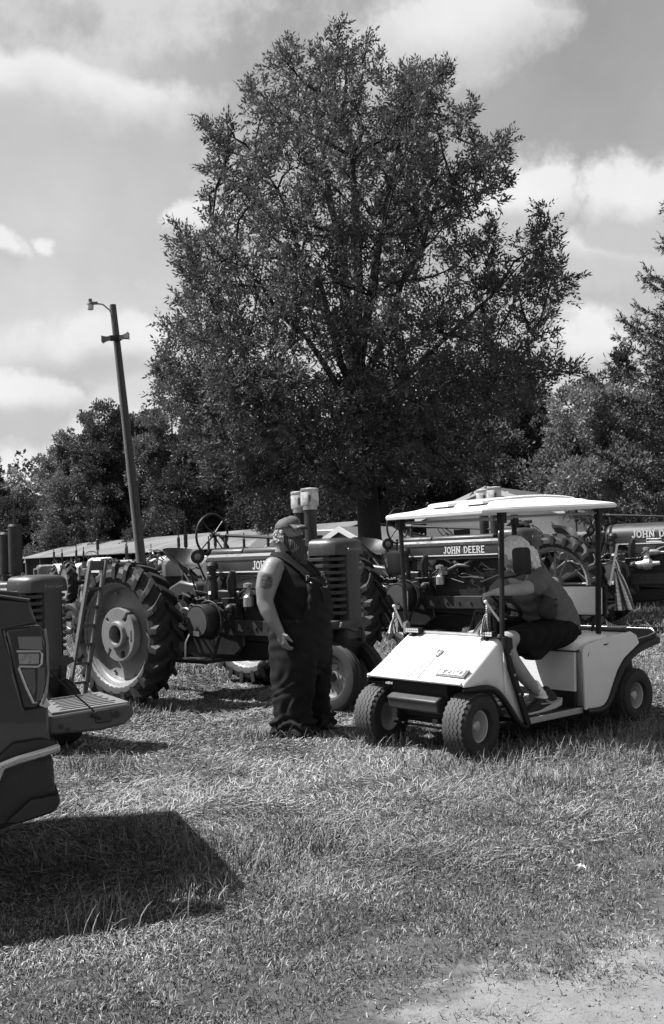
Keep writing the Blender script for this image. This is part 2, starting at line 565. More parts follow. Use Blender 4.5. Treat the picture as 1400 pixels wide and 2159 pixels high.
# ------------------------------------------------------------------ grass
def blades(x, y, L, w, tilt, bend, az, shade, name, m, fine=True):
    n = len(x)
    t = np.array([0, .4, .75, 1.0]) if fine else np.array([0, .55, 1.0])
    wt_ = np.array([.8, 1.0, .65, .0]) if fine else np.array([.85, .8, .0])
    seg = np.diff(t); S_ = len(t) - 1
    th = tilt[:, None] + bend[:, None] * (t[None, :-1] + seg[None] / 2)
    th = np.minimum(th, R(97))
    dr = np.sin(th) * seg * L[:, None]; dz = np.cos(th) * seg * L[:, None]
    rr = np.concatenate([np.zeros((n, 1)), np.cumsum(dr, 1)], 1); zz = np.concatenate([np.zeros((n, 1)), np.cumsum(dz, 1)], 1)
    cx, cy = np.cos(az), np.sin(az)
    wid = w[:, None] * wt_[None]
    X = x[:, None] + rr * cx[:, None]; Y = y[:, None] + rr * cy[:, None]
    Z = np.maximum(zz, 0.004 + .01 * rng.random((n, 1))) + H(X, Y)
    Z[:, 0] = H(x, y) - .005
    tw = rng.uniform(-.5, .5, n)
    ox = -cy * np.cos(tw); oy = cx * np.cos(tw); oz = np.sin(tw)
    Lf = np.stack([X - ox[:, None] * wid / 2, Y - oy[:, None] * wid / 2, Z - oz[:, None] * wid / 2], -1)
    Rt = np.stack([X + ox[:, None] * wid / 2, Y + oy[:, None] * wid / 2, Z + oz[:, None] * wid / 2], -1)
    V = np.concatenate([Lf[:, :S_], Rt[:, :S_], Lf[:, S_:]], 1)
    K = 2 * S_ + 1
    b = (np.arange(n) * K)[:, None]
    fs = []
    for i in range(S_ - 1):
        fs += [b + np.array([i, S_ + i, S_ + i + 1]), b + np.array([i, S_ + i + 1, i + 1])]
    fs.append(b + np.array([S_ - 1, 2 * S_ - 1, 2 * S_]))
    F = np.concatenate(fs, 0)
    me = fastmesh(name, V.reshape(-1, 3), F)
    attr(me, 'shade', np.repeat(shade, K))
    return tag(link(name, me, m), kind='stuff')


m_blade = mat('grass_blade', 1.25, 0.6, attr='shade', spec=0.25)


def nz(x, y, s, o=0.0):
    """cheap smooth value noise for patchiness"""
    x = x * s + o; y = y * s - o * .7
    return (np.sin(x + 1.3 * np.sin(y * .9 + o)) * np.cos(y * 1.1 + 1.7 * np.sin(x * .7)) + .5 * np.sin(2.3 * x - 1.9 * y + 2 * np.sin(y * 1.7)))


def scatter(n, y0, y1, power, margin=.12):
    u = rng.random(n)
    y = (y0 ** power + u * (y1 ** power - y0 ** power)) ** (1 / power)
    hw = y * (.345 + margin) + .8
    x = rng.uniform(-1, 1, n) * hw
    return x, y


# long, dried, flattened hay-like grass
x, y = scatter(235000, 3.9, 15.5, .85)
k = rng.random(len(x)) < np.clip(ss(.45, 1.7, drive_dist(x, y) + .45 * nz(x, y, 2.2, 1.0)), .05, 1)
x, y = x[k], y[k]; n = len(x)
far = np.clip(y / 7.0, .75, 2.2)
swirl = 1.6 * nz(x, y, .8, 4.0) + 1.5 * nz(x, y, 2.6, 2.0) + rng.normal(0, .95, n)
up = rng.random(n) < .05
tilt = np.where(up, rng.uniform(.1, .8, n), rng.uniform(1.05, 1.54, n))
bend = np.where(up, rng.uniform(.1, 1.1, n), rng.uniform(-.1, .6, n))
L = np.clip(.45 + (y - 3.9) / 2.2, .45, 1) * np.where(up, rng.uniform(.035, .09, n), rng.uniform(.035, .105, n)) * (1 + .25 * nz(x, y, 1.1, 2.0))
shade = np.where(rng.random(n) < .45, rng.uniform(.13, .30, n), rng.uniform(.04, .13, n)) * (1 + .20 * nz(x, y, .9, 7.0) + .22 * nz(x, y, 2.7, 1.0))
L = L * (1 + .35 * nz(x, y, 1.9, 9.0))
blades(x, y, np.maximum(L, .025), rng.uniform(.003, .0068, n) * far, tilt, bend, swirl, np.clip(shade, .015, .34), 'hay_grass', m_blade)

# short greener turf and clover near the drive
x, y = scatter(300000, 2.9, 6.4, 1.0)
dd = drive_dist(x, y)
tuft = np.exp(-(((x - .80) / .16) ** 2 + ((y - 3.66) / .05) ** 2)) + np.exp(-(((x - 1.06) / .15) ** 2 + ((y - 3.90) / .05) ** 2)) + .6 * np.exp(-(((x - .45) / .12) ** 2 + ((y - 3.36) / .03) ** 2))
pr = np.clip(ss(-.16, .40, dd + .28 * nz(x, y, 4.0, 3.0)) * (.45 + .55 * ss(-.6, .3, nz(x, y, 3.1, 8.0))) * (.55 + .45 * ss(-.7, .2, nz(x, y, 9.0, 4.0))), 0, 1) + .8 * tuft + .02 * (dd < 0)
pr = pr * np.clip(1.15 - ss(1.6, 3.2, dd), 0, 1)
k = rng.random(len(x)) < pr
x, y = x[k], y[k]; n = len(x)
blades(x, y, rng.uniform(.012, .045, n), rng.uniform(.0022, .0055, n), rng.uniform(.3, 1.35, n), rng.uniform(0, 1.3, n), rng.uniform(0, 2 * PI, n),
       np.clip(np.where(rng.random(n) < .3, rng.uniform(.12, .26, n), rng.uniform(.025, .10, n)) * (1 + .28 * nz(x, y, 2.3, 5.0) + .25 * nz(x, y, 6.1, 2.0)), .012, .32), 'short_turf', m_blade, False)
# uncut tufts standing up among the hay and round wheels and feet
spots = [(-.55, 8.55, .35), (.35, 8.0, .3), (.9, 7.2, .45), (1.6, 7.35, .5), (-2.2, 10.3, .6), (-1.9, 7.6, .4), (2.5, 8.1, .7), (.25, 10.0, .4),
         (-.45, 5.0, .22), (-.75, 5.3, .25), (-1.15, 5.65, .25), (-.62, 4.62, .2), (-1.0, 4.35, .2), (-.2, 5.25, .12), (1.3, 6.5, .3), (2.2, 7.0, .4), (3.6, 11.5, 1.2)]
px, py = [], []
for (a, b, r_) in spots:
    c = int(420 * r_ / .35)
    px.append(a + rng.normal(0, r_ * .6, c)); py.append(b + rng.normal(0, r_ * .45, c))
x = np.concatenate(px); y = np.concatenate(py); n = len(x)
k = drive_dist(x, y) > .25; x, y = x[k], y[k]; n = len(x)
blades(x, y, rng.uniform(.05, .16, n), rng.uniform(.003, .006, n), rng.uniform(0, .5, n), rng.uniform(.1, 1.5, n), rng.uniform(0, 2 * PI, n), rng.uniform(.04, .19, n), 'uncut_grass', m_blade)
# far field: wider, sparser blades that only roughen the horizon of the turf
x, y = scatter(85000, 13, 60, -.4, .1); n = len(x)
blades(x, y, rng.uniform(.05, .14, n) * np.sqrt(y / 14), rng.uniform(.006, .011, n) * y / 12, rng.uniform(.2, 1.3, n), rng.uniform(0, .8, n), rng.uniform(0, 2 * PI, n), rng.uniform(.04, .20, n), 'far_grass', m_blade, False)

# a crumpled dry leaf lying on the turf
lf = MB()
for i, (a, b) in enumerate([(0, 0), (1.3, .5), (2.4, .2), (3.6, .4), (4.9, .1)]):
    lf.add([(0, 0, .005), (.028 * math.cos(a), .028 * math.sin(a), .018 + .01 * b), (.045 * math.cos(a + .45), .045 * math.sin(a + .45), .02 * b + .004), (.026 * math.cos(a + .9), .026 * math.sin(a + .9), .022)], [(0, 1, 2), (0, 2, 3)])
o = lf.build('dry_leaf', mat('dry_leaf', .6, .7), smooth=0, loc=(1.10, 4.72, .035)); o.scale = (.62,) * 3
tag(o, 'pale crumpled dry leaf lying on the turf near the drive', 'leaf')


# ------------------------------------------------------------------ trees
def leaf_quads(base, d, L, w, nrm_j=.6):
    n = len(base)
    d = unit(d)
    r_ = unit(rng.normal(0, 1, (n, 3)) + np.array([0, 0, nrm_j]))
    s = unit(np.cross(d, r_))
    up_ = np.cross(s, d)
    L = np.asarray(L)[:, None]; w = np.asarray(w)[:, None]
    A = base; B = base + d * L * .45 + s * w * .5 + up_ * w * .12; C = base + d * L; D_ = base + d * L * .45 - s * w * .5 + up_ * w * .12
    V = np.stack([A, B, C, D_], 1).reshape(-1, 3)
    b = (np.arange(n) * 4)[:, None]
    F = np.concatenate([b + np.array([0, 1, 2]), b + np.array([0, 2, 3])], 0)
    return V, F


def in_ball(n, shell=.45):
    v = unit(rng.normal(0, 1, (n, 3)))
    return v * (rng.random(n) ** shell)[:, None]


m_ash = mat('ash_leaf', 1.0, 0.6, attr='shade', spec=0.2, trans=.28)
LOBES = [(-1.41,12.84,.58),(-.56,12.7,.63),(.19,12.78,.47),(1.34,12.08,.63),(1.93,12.17,.47),(-1.99,11.78,.63),(-1.03,11.63,.84),(.14,11.48,.84),(1.18,11.0,.84),(1.93,11.08,.52),(-2.02,10.69,.63),(-3.07,11.22,.23),(-2.88,10.73,.31),(-3.11,10.09,.47),(-2.48,9.74,.63),(-1.39,10.45,.84),(-.34,10.3,.94),(.71,9.94,.94),(1.78,9.9,.73),(2.68,11.05,.42),(2.96,10.28,.52),(3.4,10.48,.37),(2.51,9.55,.63),(3.15,9.74,.42),(-3.03,9.22,.58),(-3.91,8.5,.52),(-3.28,8.27,.73),(-2.09,8.86,.84),(-1.03,8.93,.94),(.03,8.67,.94),(1.2,8.74,.84),(2.06,9.02,.52),(-3.52,7.42,.79),(-2.56,7.59,.94),(-1.39,7.66,.94),(-.23,7.5,.94),(.94,7.57,.73),(2.11,7.84,.52),(2.97,8.13,.42),(4.04,8.2,.52),(4.32,7.43,.63),(3.57,7.25,.63),(2.72,7.18,.42),(-3.87,6.36,.79),(-2.81,6.32,.94),(-1.65,6.38,.94),(-.49,6.23,.94),(.68,6.4,.73),(1.84,6.46,.73),(2.89,6.32,.73),(4.06,6.38,.58),(-4.12,5.31,.73),(-3.07,5.06,.94),(-1.81,5.01,1.05),(-.55,4.85,.94),(.62,5.02,.84),(1.79,5.29,.84),(2.95,5.25,.84),(4.01,5.32,.63),(4.74,5.18,.31),(-3.62,4.23,.73),(-2.48,3.87,.84),(-1.33,3.72,.84),(1.11,4.05,.84),(2.38,4.21,.63),(-3.23,3.37,.42),(-1.88,3.01,.42),(1.81,3.28,.42),(-.16,3.99,.73),(.35,3.3,.6),(-.7,2.95,.6),(1.0,3.1,.55),(-2.6,3.1,.6),(2.6,3.5,.6),(0.0,4.6,.8),(-3.4,4.7,.7),(3.4,4.7,.6)]
ash = thing('ash_tree', 'tall leafy ash tree towering over the middle of the tractor row', 'tree', (.85, 22.0, hz(.85, 22)))
lr = np.random.default_rng(5)
balls = []                                     # crown lobes: position relative to the foot, radius
for (lx, lz, lr_) in LOBES:
    half = 4.3 * math.sqrt(max(0.05, 1 - ((lz - 7.2) / 6.2) ** 2)) * math.sqrt(max(.1, 1 - (min(abs(lx), 4.4) / 5.0) ** 2))
    k_ = 3 if lr_ > .6 else 2
    for q_ in range(k_):
        yy = (q_ - (k_ - 1) / 2) / max(1, (k_ - 1) / 2) * half * .8 + lr.normal(0, .35)
        s_ = 22.0 + yy                          # deeper lobes stand a little further out so that the outline holds from here
        balls.append((np.array([(lx - .05) * .96 * (1 + .0455 * yy) + lr.normal(0, .08), yy, 1.55 + (lz * .975 - 1.53) * (1 + .0455 * yy) + lr.normal(0, .08)]), lr_ * lr.uniform(.68, .88)))
base_, dirs_, shade_ = [], [], []
for (c, r_) in balls:
    nsp = int((122 + 170 * max(0, min(1, (7 - c[2]) / 3))) * r_ * r_ + 14 * r_)
    p = in_ball(nsp, .5)
    o_ = unit(p + np.array([0, -.15, .55]) + rng.normal(0, .35, (nsp, 3)))
    base_.append(c + p * r_ * np.array([1, 1, 1.05])); dirs_.append(o_)
    shade_.append(rng.uniform(.75, 1.25, nsp))
# long leading shoots that break the outline
for _ in range(210):
    c, r_ = balls[lr.integers(0, len(balls))]
    d_ = unit(np.array([c[0] * .16 + lr.normal(0, .35), c[1] * .1 + lr.normal(0, .35), 1.0 + lr.normal(0, .25)]))
    p0 = c + d_ * r_ * .7; l_ = lr.uniform(.3, .75) * (.6 + .5 * r_)
    k_ = int(9 + l_ * 9)
    base_.append(p0 + d_ * (np.linspace(0, 1, k_) * l_)[:, None] + lr.normal(0, .05, (k_, 3))); dirs_.append(unit(d_ + lr.normal(0, .45, (k_, 3)))); shade_.append(lr.uniform(.8, 1.25, k_))
SB = np.concatenate(base_); SD = np.concatenate(dirs_); SS = np.concatenate(shade_)
# gaps: thin the sprigs where a slow 3-D noise runs low
gap = np.sin(SB[:, 0] * 2.1 + 1.7 * np.sin(SB[:, 2] * 1.3)) * np.cos(SB[:, 2] * 1.9 + SB[:, 1]) + .6 * np.sin(SB[:, 1] * 2.3 + SB[:, 0] * 1.1) + rng.normal(0, .5, len(SB))
kp = gap > -.72
SB, SD, SS = SB[kp], SD[kp], SS[kp]
# each sprig carries two compound leaves, each of seven leaflets in pairs
LBs, LDs, LSh = [], [], []
for rep in range(2):
    rd = unit(SD + rng.normal(0, .45, SD.shape))
    side = unit(np.cross(rd, rng.normal(0, 1, rd.shape)))
    rl = rng.uniform(.20, .32, len(rd))
    for (t, sgn) in [(.2, 1), (.25, -1), (.5, 1), (.55, -1), (.8, 1), (.82, -1), (1.0, 0)]:
        LBs.append(SB + rd * (rl * t)[:, None])
        LDs.append(unit(rd * (.75 if sgn else 1) + side * sgn * .8 + rng.normal(0, .2, rd.shape)))
        LSh.append(SS * rng.uniform(.7, 1.3, len(SS)))
LB = np.concatenate(LBs); LD = np.concatenate(LDs); LSH = np.concatenate(LSh)
V, F = leaf_quads(LB, LD, rng.uniform(.092, .140, len(LB)), rng.uniform(.033, .050, len(LB)))
cm = fastmesh('crown', V, F)
attr(cm, 'shade', np.repeat(.092 * LSH, 4))
link('crown', cm, m_ash, ash)
# trunk and limbs
br = MB()
tr = [(0, 0, 0), (-.02, 0, 1.2), (-.05, 0, 2.4), (-.12, .02, 3.8), (-.22, .0, 5.2)]
br.tube(tr, [.34, .27, .25, .23, .20], 12)
fork = Vector(tr[-1])
mains = []
for (ex, ey, ez, r0) in [(-.95, .3, 12.3, .15), (-.15, -.5, 12.2, .15), (1.2, .4, 11.6, .13), (2.6, -.4, 10.3, .11), (-2.3, .5, 10.6, .10), (-3.2, -.8, 8.6, .09), (3.7, .3, 7.9, .10), (-3.4, .7, 6.0, .08), (3.7, -.6, 5.9, .09), (-2.8, -2.2, 5.0, .08), (2.4, -2.4, 5.4, .08), (.3, -3.2, 7.5, .08), (-.6, 3.0, 8.5, .08), (.8, -2.0, 4.9, .07)]:
    z0 = min(5.0, 2.6 + ez * .22); st = Vector((-.06 - .03 * z0, 0, z0))
    e = Vector((ex, ey, ez)); pts = []
    for i in range(8):
        t = i / 7
        p = st.lerp(e, t)
        bow = math.sin(PI * t) * .35
        p = p + Vector((-.25 * bow * np.sign(ex), 0, -bow * .5 if ez < 9 else bow * .2)) + Vector(lr.normal(0, .07, 3)) * (1 if 0 < i < 7 else 0)
        pts.append(p)
    br.tube(pts, [r0 * (1 - .85 * i / 7) for i in range(8)], 7)
    mains += [(p, r0 * (1 - .85 * i / 7)) for i, p in enumerate(pts) if i >= 2]
for (c, r_) in balls:
    cv = Vector(c)
    p, pr_ = min(mains, key=lambda q: (q[0] - cv).length + max(0, q[0].z - cv.z) * 1.5)
    md = p.lerp(cv, .55) + Vector(lr.normal(0, .12, 3))
    br.tube([p, md, cv], [min(pr_, .05), .025, .012], 5)
    for q_ in range(3):
        e = cv + Vector(unit(lr.normal(0, 1, 3) + np.array([0, 0, .7]))) * r_ * .95
        br.tube([md.lerp(cv, .6), cv.lerp(e, .5) + Vector(lr.normal(0, .05, 3)), e], [.014, .010, .004], 4)
br.build('trunk', MT['bark'], ash, 50)


def forest_mesh(seed, h, w, nlobes, nleaf, L):
    r2 = np.random.default_rng(seed)
    lob = []
    for i in range(nlobes):
        z = h * (0.16 + .80 * r2.random() ** .85)
        rr = w * math.sqrt(max(.02, 1 - ((z / h - .50) / .56) ** 2))
        a = r2.uniform(0, 2 * PI); q_ = rr * math.sqrt(r2.random()) * .85
        lob.append((np.array([q_ * math.cos(a), q_ * math.sin(a), z + r2.normal(0, .2)]), w * r2.uniform(.17, .36)))
    B, D, SH = [], [], []
    tot = sum(r * r for _, r in lob)
    for (c, r) in lob:
        nn = int(nleaf * r * r / tot)
        # every lobe breaks into small puffs of leaves
        kpf = 16
        pf = unit(r2.normal(0, 1, (kpf, 3)) + np.array([0, 0, .25])) * r * r2.uniform(.6, 1.0, (kpf, 1))
        idx = r2.integers(0, kpf, nn)
        pp = in_ball(nn, .45) * (r * .36)
        B.append(c + pf[idx] + pp); D.append(unit(pp / r * 2.5 + pf[idx] / r + r2.normal(0, .6, (nn, 3)) + np.array([0, 0, .3])))
        SH.append(r2.uniform(.75, 1.25) * r2.uniform(.7, 1.3, nn))
    B = np.concatenate(B); D = np.concatenate(D); SH = np.concatenate(SH)
    V, F = leaf_quads(B, D, rng.uniform(.7, 1.3, len(B)) * L, rng.uniform(.7, 1.3, len(B)) * L * .55)
    me = fastmesh('crown', V, F); attr(me, 'shade', np.repeat(SH, 4))
    t = MB()
    t.tube([(0, 0, -.3), (.05, 0, h * .3), (-.05, .1, h * .6), (0, 0, h * .85)], [h * .022, h * .018, h * .011, .02], 8)
    for (c, r) in lob:
        t.tube([(0, 0, max(.12 * h, c[2] - .3 * h)), tuple(c * np.array([.5, .5, 1]) - np.array([0, 0, .06 * h])), tuple(c)], [h * .009, h * .005, .01], 5)
    return me, t.mesh('trunk', 50)


FM = [forest_mesh(21, 10, 3.6, 46, 46000, .19), forest_mesh(22, 11, 3.0, 44, 44000, .185), forest_mesh(23, 8, 3.9, 44, 44000, .175), forest_mesh(24, 9, 2.6, 26, 12000, .19)]
FMAT = [mat('maple_leaf', .13, .5, attr='shade', spec=.3, trans=.3), mat('shade_darkened_leaf', .058, .5, attr='shade', spec=.3, trans=.3), mat('pale_leaf', .17, .5, attr='shade', spec=.3, trans=.3)]  # the second leaf tone is darkened to stand in for shaded, backlit woods


FCACHE = {}


def forest_tree(kind, x, y, s, mi, label, sz=1.0, rz=0.0, grp='trees standing along the far edge of the field'):
    r = thing('broadleaf_tree', label, 'tree', (x, y, hz(x, y) - .1), rz, grp)
    r.scale = (s, s, s * sz)
    if (kind, mi) not in FCACHE:
        FCACHE[kind, mi] = FM[kind][0].copy()
    link('crown', FCACHE[kind, mi], FMAT[mi], r)
    link('trunk', FM[kind][1], MT['bark'], r)
    return r


TL = [(0, -21.5, 62, .80, 1, 'dark dense tree at the picture\'s edge behind the end of the long shed', 1.0),
      (3, -19.0, 66, 1.05, 2, 'thin pale airy tree beside the dark dense one at the edge', 1.0),
      (1, -16.2, 64, 1.0, 0, 'round leafy tree behind the lit part of the shed roof', 1.0),
      (0, -13.2, 63, 1.12, 1, 'broad tree right behind the leaning lamp pole', 1.0),
      (2, -14.8, 57, .85, 0, 'lower bushy tree in front of the tall ones behind the shed', .9),
      (1, -9.8, 62, 1.06, 0, 'tree with its top just right of the lamp pole', 1.0),
      (2, -11.0, 54, .72, 1, 'short dark tree over the shed roof beside the pole', 1.0),
      (0, -6.4, 58, 1.0, 1, 'dark tree behind the lower left of the big ash', 1.0),
      (2, -7.8, 52, .80, 1, 'low dark tree behind the steering wheel of the nearer tractor', .9),
      (1, -3.0, 56, .95, 1, 'tree hidden low behind the big ash, above the man\'s cap', 1.0),
      (2, -1.2, 50, .85, 1, 'low tree behind the ash trunk', 1.0),
      (0, 1.8, 54, .9, 1, 'dark tree filling the gap right of the ash trunk', 1.0),
      (2, 4.6, 60, 1.1, 1, 'rounded dark tree behind the house gable', 1.0),
      (1, 8.2, 62, 1.12, 0, 'tall tree under the right hand limbs of the ash', 1.0),
      (2, 10.6, 59, 1.12, 0, 'leafy tree behind the white house roof', .95),
      (0, 12.6, 60, 1.08, 1, 'dark tree between the ash and the spruce', 1.0),
      (2, 14.6, 52, 1.12, 2, 'pale leafy tree beside the spruce', 1.0),
      (1, 15.5, 55, 1.0, 1, 'tree mostly hidden by the spruce', 1.0),
      (0, 18.8, 52, 1.05, 0, 'tree at the picture\'s edge behind the spruce', 1.0),
      (2, -17.2, 55, .62, 1, 'small dark bushy tree above the white lit roof', 1.0),
      (2, 13.6, 41, .36, 2, 'small pale bush behind the golf cart roof', 1.1)]
for i, (k_, x_, y_, s_, mi, lab, sz_) in enumerate(TL):
    if x_ < -2.5:                      # those on the left stand beyond the shed
        kk = max(1.0, (84 - 1.40 * (x_ + 21.6)) / y_); x_, y_, s_ = x_ * kk, y_ * kk, s_ * kk * .92
    forest_tree(k_, x_, y_, s_, mi, lab, sz_, 47.0 * i)
wood = np.random.default_rng(77)
# the wood behind the first trees reads as one mass
WB = []
for i in range(48):
    cx_ = -52 + 2.3 * i + wood.normal(0, .6); cy_ = (70 if cx_ > -2 else 92) + wood.uniform(-2, 6); hh_ = (8.3 if cx_ > -2 else 10.4) + wood.uniform(-1.2, .8) + 1.2 * math.sin(i * .7)
    nn = 900
    p = in_ball(nn, .35)
    WB.append(np.array([cx_, cy_, hh_ * .5]) + p * np.array([2.4, 2.4, hh_ * .52]))
WB = np.concatenate(WB)
V, F = leaf_quads(WB, rng.normal(0, 1, WB.shape) + np.array([0, 0, .4]), rng.uniform(.35, .6, len(WB)), rng.uniform(.25, .4, len(WB)))
wm = fastmesh('far_woods', V, F); attr(wm, 'shade', np.repeat(wood.uniform(.6, 1.3, len(WB)), 4))
tag(link('far_woods', wm, FMAT[1]), kind='stuff')

# bare dead tree at the left edge
bt = thing('bare_tree', 'bare leafless tree with thin twigs above the dark wood edge', 'tree', (-20.9, 60, -.1))
b = MB(); b.tube([(0, 0, 0), (.1, 0, 4), (.05, .1, 7.2)], [.16, .11, .05], 7)
for i in range(22):
    z0 = 4 + i * .17; a = i * 2.4; l_ = 2.4 - .05 * i
    p0 = Vector((.08, .05, z0)); p1 = p0 + Vector((math.cos(a) * l_ * .3, math.sin(a) * l_ * .3, l_ * .6)); p2 = p0 + Vector((math.cos(a) * l_ * .45, math.sin(a) * l_ * .45, l_ * 1.15))
    b.tube([p0, p1, p2], [.04, .025, .010], 5)
    for q_ in range(3):
        e = p1 + Vector(wood.normal(0, .3, 3)) + Vector((0, 0, .8)); b.tube([p1.lerp(p2, q_ * .3), e], [.014, .007], 4)
b.build('trunk', MT['bark'], bt)

# spruce on the right
sp = thing('spruce_tree', 'big spruce with drooping needled boughs at the right edge of the picture', 'tree', (10.4, 24.5, hz(10, 24)))
sr = np.random.default_rng(9)
tb = MB(); tb.tube([(0, 0, -.1), (0, 0, 4), (0, 0, 8.5), (0, 0, 12.6)], [.26, .19, .10, .02], 9)
TWA, TWD, TWL = [], [], []
HT = 11.9
zz_ = .6
while zz_ < HT - .1:
    f_ = zz_ / HT
    ln = 5.0 * (1 - f_) ** .86 * (.7 + .3 * min(1, f_ * 8)) + .12
    a = sr.uniform(0, 2 * PI); l_ = ln * sr.uniform(.55, 1.1) * (1.0 if math.cos(a) < .3 else .75)
    dr = np.array([math.cos(a), math.sin(a), 0.0])
    ts = np.linspace(0, 1, 8)
    zc = -l_ * (.62 * ts - .52 * ts ** 2.4) * (1.0 - .85 * f_) + l_ * (.62 * f_) * ts
    wob = sr.normal(0, .03, (8, 3)) * ts[:, None]
    pts = np.array([0, 0, zz_]) + dr * (ts * l_)[:, None] + np.stack([0 * ts, 0 * ts, zc], -1) + wob
    tb.tube([tuple(p) for p in pts], [max(.005, .028 * (1 - .85 * t)) for t in ts], 4)
    nt = max(6, int(l_ / .125))
    for t in np.linspace(.30, 1.0, nt):
        i = min(6, int(t * 7)); p = pts[i] + (pts[i + 1] - pts[i]) * (t * 7 - i)
        tg = unit(pts[i + 1] - pts[i])
        lat = np.cross(tg, [0, 0, 1.0])
        for sg in (1, -1):
            tl_ = sr.uniform(.22, .55) * (1.1 - .6 * t) * min(1.0, .45 + .3 * l_) + .06
            TWA.append(p); TWD.append(unit(tg * sr.uniform(.5, 1.0) + lat * sg * sr.uniform(.5, 1.0) + np.array([0, 0, sr.uniform(-.45, .35)]))); TWL.append(tl_)
            if sr.random() < .5:
                q = p + TWD[-1] * tl_ * .5; TWA.append(q); TWD.append(unit(TWD[-1] + sr.normal(0, .5, 3) + np.array([0, 0, -.15]))); TWL.append(tl_ * .6)
        if sr.random() < .55:
            TWA.append(p); TWD.append(unit(tg * .4 + np.array([0, 0, -.9]) + sr.normal(0, .2, 3))); TWL.append(sr.uniform(.12, .30))
    TWA.append(pts[-1]); TWD.append(unit(pts[-1] - pts[-2] + np.array([0, 0, .55]))); TWL.append(.30)
    TWA.append(pts[-2]); TWD.append(unit(pts[-1] - pts[-2])); TWL.append(.42)
    zz_ += .030 if f_ < .75 else .045
TWA = np.array(TWA); TWD = np.array(TWD); TWL = np.array(TWL)
nd = 11
t = np.tile(np.linspace(.03, 1, nd), len(TWA)); idx = np.repeat(np.arange(len(TWA)), nd)
NB = TWA[idx] + TWD[idx] * (TWL[idx] * t)[:, None]
ND = unit(TWD[idx] * 1.0 + unit(sr.normal(0, 1, (len(idx), 3))) * .75)
V, F = leaf_quads(NB, ND, sr.uniform(.08, .13, len(idx)), np.full(len(idx), .028))
nm = fastmesh('needles', V, F); attr(nm, 'shade', np.repeat(np.repeat(sr.uniform(.75, 1.25, len(TWA)), nd) * sr.uniform(.8, 1.2, len(idx)), 4))
link('crown', nm, mat('spruce_needle', .085, .5, attr='shade', spec=.3), sp)
tb.build('trunk', MT['bark'], sp, 50)

# low weeds and brush between the machines and the wood
wx, wy = wood.uniform(3, 24, 4200), wood.uniform(53, 60, 4200)
wxs, wys = wood.uniform(9.5, 16, 1800), wood.uniform(24, 32, 1800)
wx = np.concatenate([wx, wxs]); wy = np.concatenate([wy, wys])
bz = np.abs(wood.normal(0, .55, len(wx))) * (.5 + .5 * np.sin(wx * 1.3) ** 2)
V, F = leaf_quads(np.stack([wx, wy, bz], -1), wood.normal(0, 1, (len(wx), 3)) + np.array([0, 0, .8]), wood.uniform(.2, .45, len(wx)), wood.uniform(.12, .22, len(wx)))
bmz = fastmesh('brush_undergrowth', V, F); attr(bmz, 'shade', np.repeat(wood.uniform(.6, 1.4, len(wx)), 4))
tag(link('brush_undergrowth', bmz, FMAT[0]), kind='stuff')


# ------------------------------------------------------------------ lamp pole
pole = thing('lamp_pole', 'leaning wooden utility pole with a lamp arm and loudspeaker horns', 'lamp pole', (-5.09, 27, 0), 0)
b = MB(); b.tube([(.02, 0, -.3), (-.267, 0, 3.3), (-.485, 0, 6), (-.69, 0, 8.55)], [.145, .125, .107, .088], 14)
b.build('pole', MT['wood'], pole)
b = MB(); b.tube([(-.67, 0, 8.15), (-.77, -.02, 8.40), (-.95, -.04, 8.56), (-1.17, -.05, 8.60)], .022, 8); b.build('lamp_arm', MT['steel'], pole)
lh = MB(); lh.lathe([(.03, .12), (.05, .12), (.055, .02), (.09, 0), (.10, -.04), (.02, -.05)], (-1.29, -.06, 8.60), (0, 0, 1), 14)
lh.box((-1.19, -.055, 8.60), (.20, .07, .07)); lo = lh.build('lamp_head', MT['grey2'], pole)
b = MB(); b.lathe([(.02, -.05), (.095, -.05), (.085, -.17), (.03, -.19)], (-1.29, -.06, 8.60), (0, 0, 1), 14); b.build('lens', mat('ribbed_lamp_glass', .6, .2), lo)
for sx_, r_ in ((-1, 1), (1, 1)):
    b = MB()
    cx_ = -.61 + sx_ * .12
    w2, h2 = .10, .10
    rings = []
    for (q_, ww, hh) in [(0, .05, .06), (.10, .06, .05), (.20, .10, .07), (.24, .12, .09)]:
        xx = cx_ + sx_ * q_
        zz0 = 7.60 + (.05 if sx_ > 0 else -.03) * q_ * 4
        rings.append([(xx, -.15 - ww, zz0 - hh), (xx, -.15 + ww, zz0 - hh), (xx, -.15 + ww, zz0 + hh), (xx, -.15 - ww, zz0 + hh)])
    b.rings(rings); b.build('horn', MT['grey2'], pole)
b = MB(); b.box((-.61, -.14, 7.60), (.30, .10, .14)); b.lathe([(.05, 0), (.055, .03), (.02, .03)], (-.61, -.20, 7.6), (0, -1, 0), 12); b.build('speaker_bracket', MT['iron'], pole)
b = MB(); b.tube([(-.02, -.16, .2), (-.24, -.15, 3.0), (-.45, -.13, 5.6), (-.60, -.12, 7.5)], .012, 5); b.build('conduit', MT['iron'], pole)

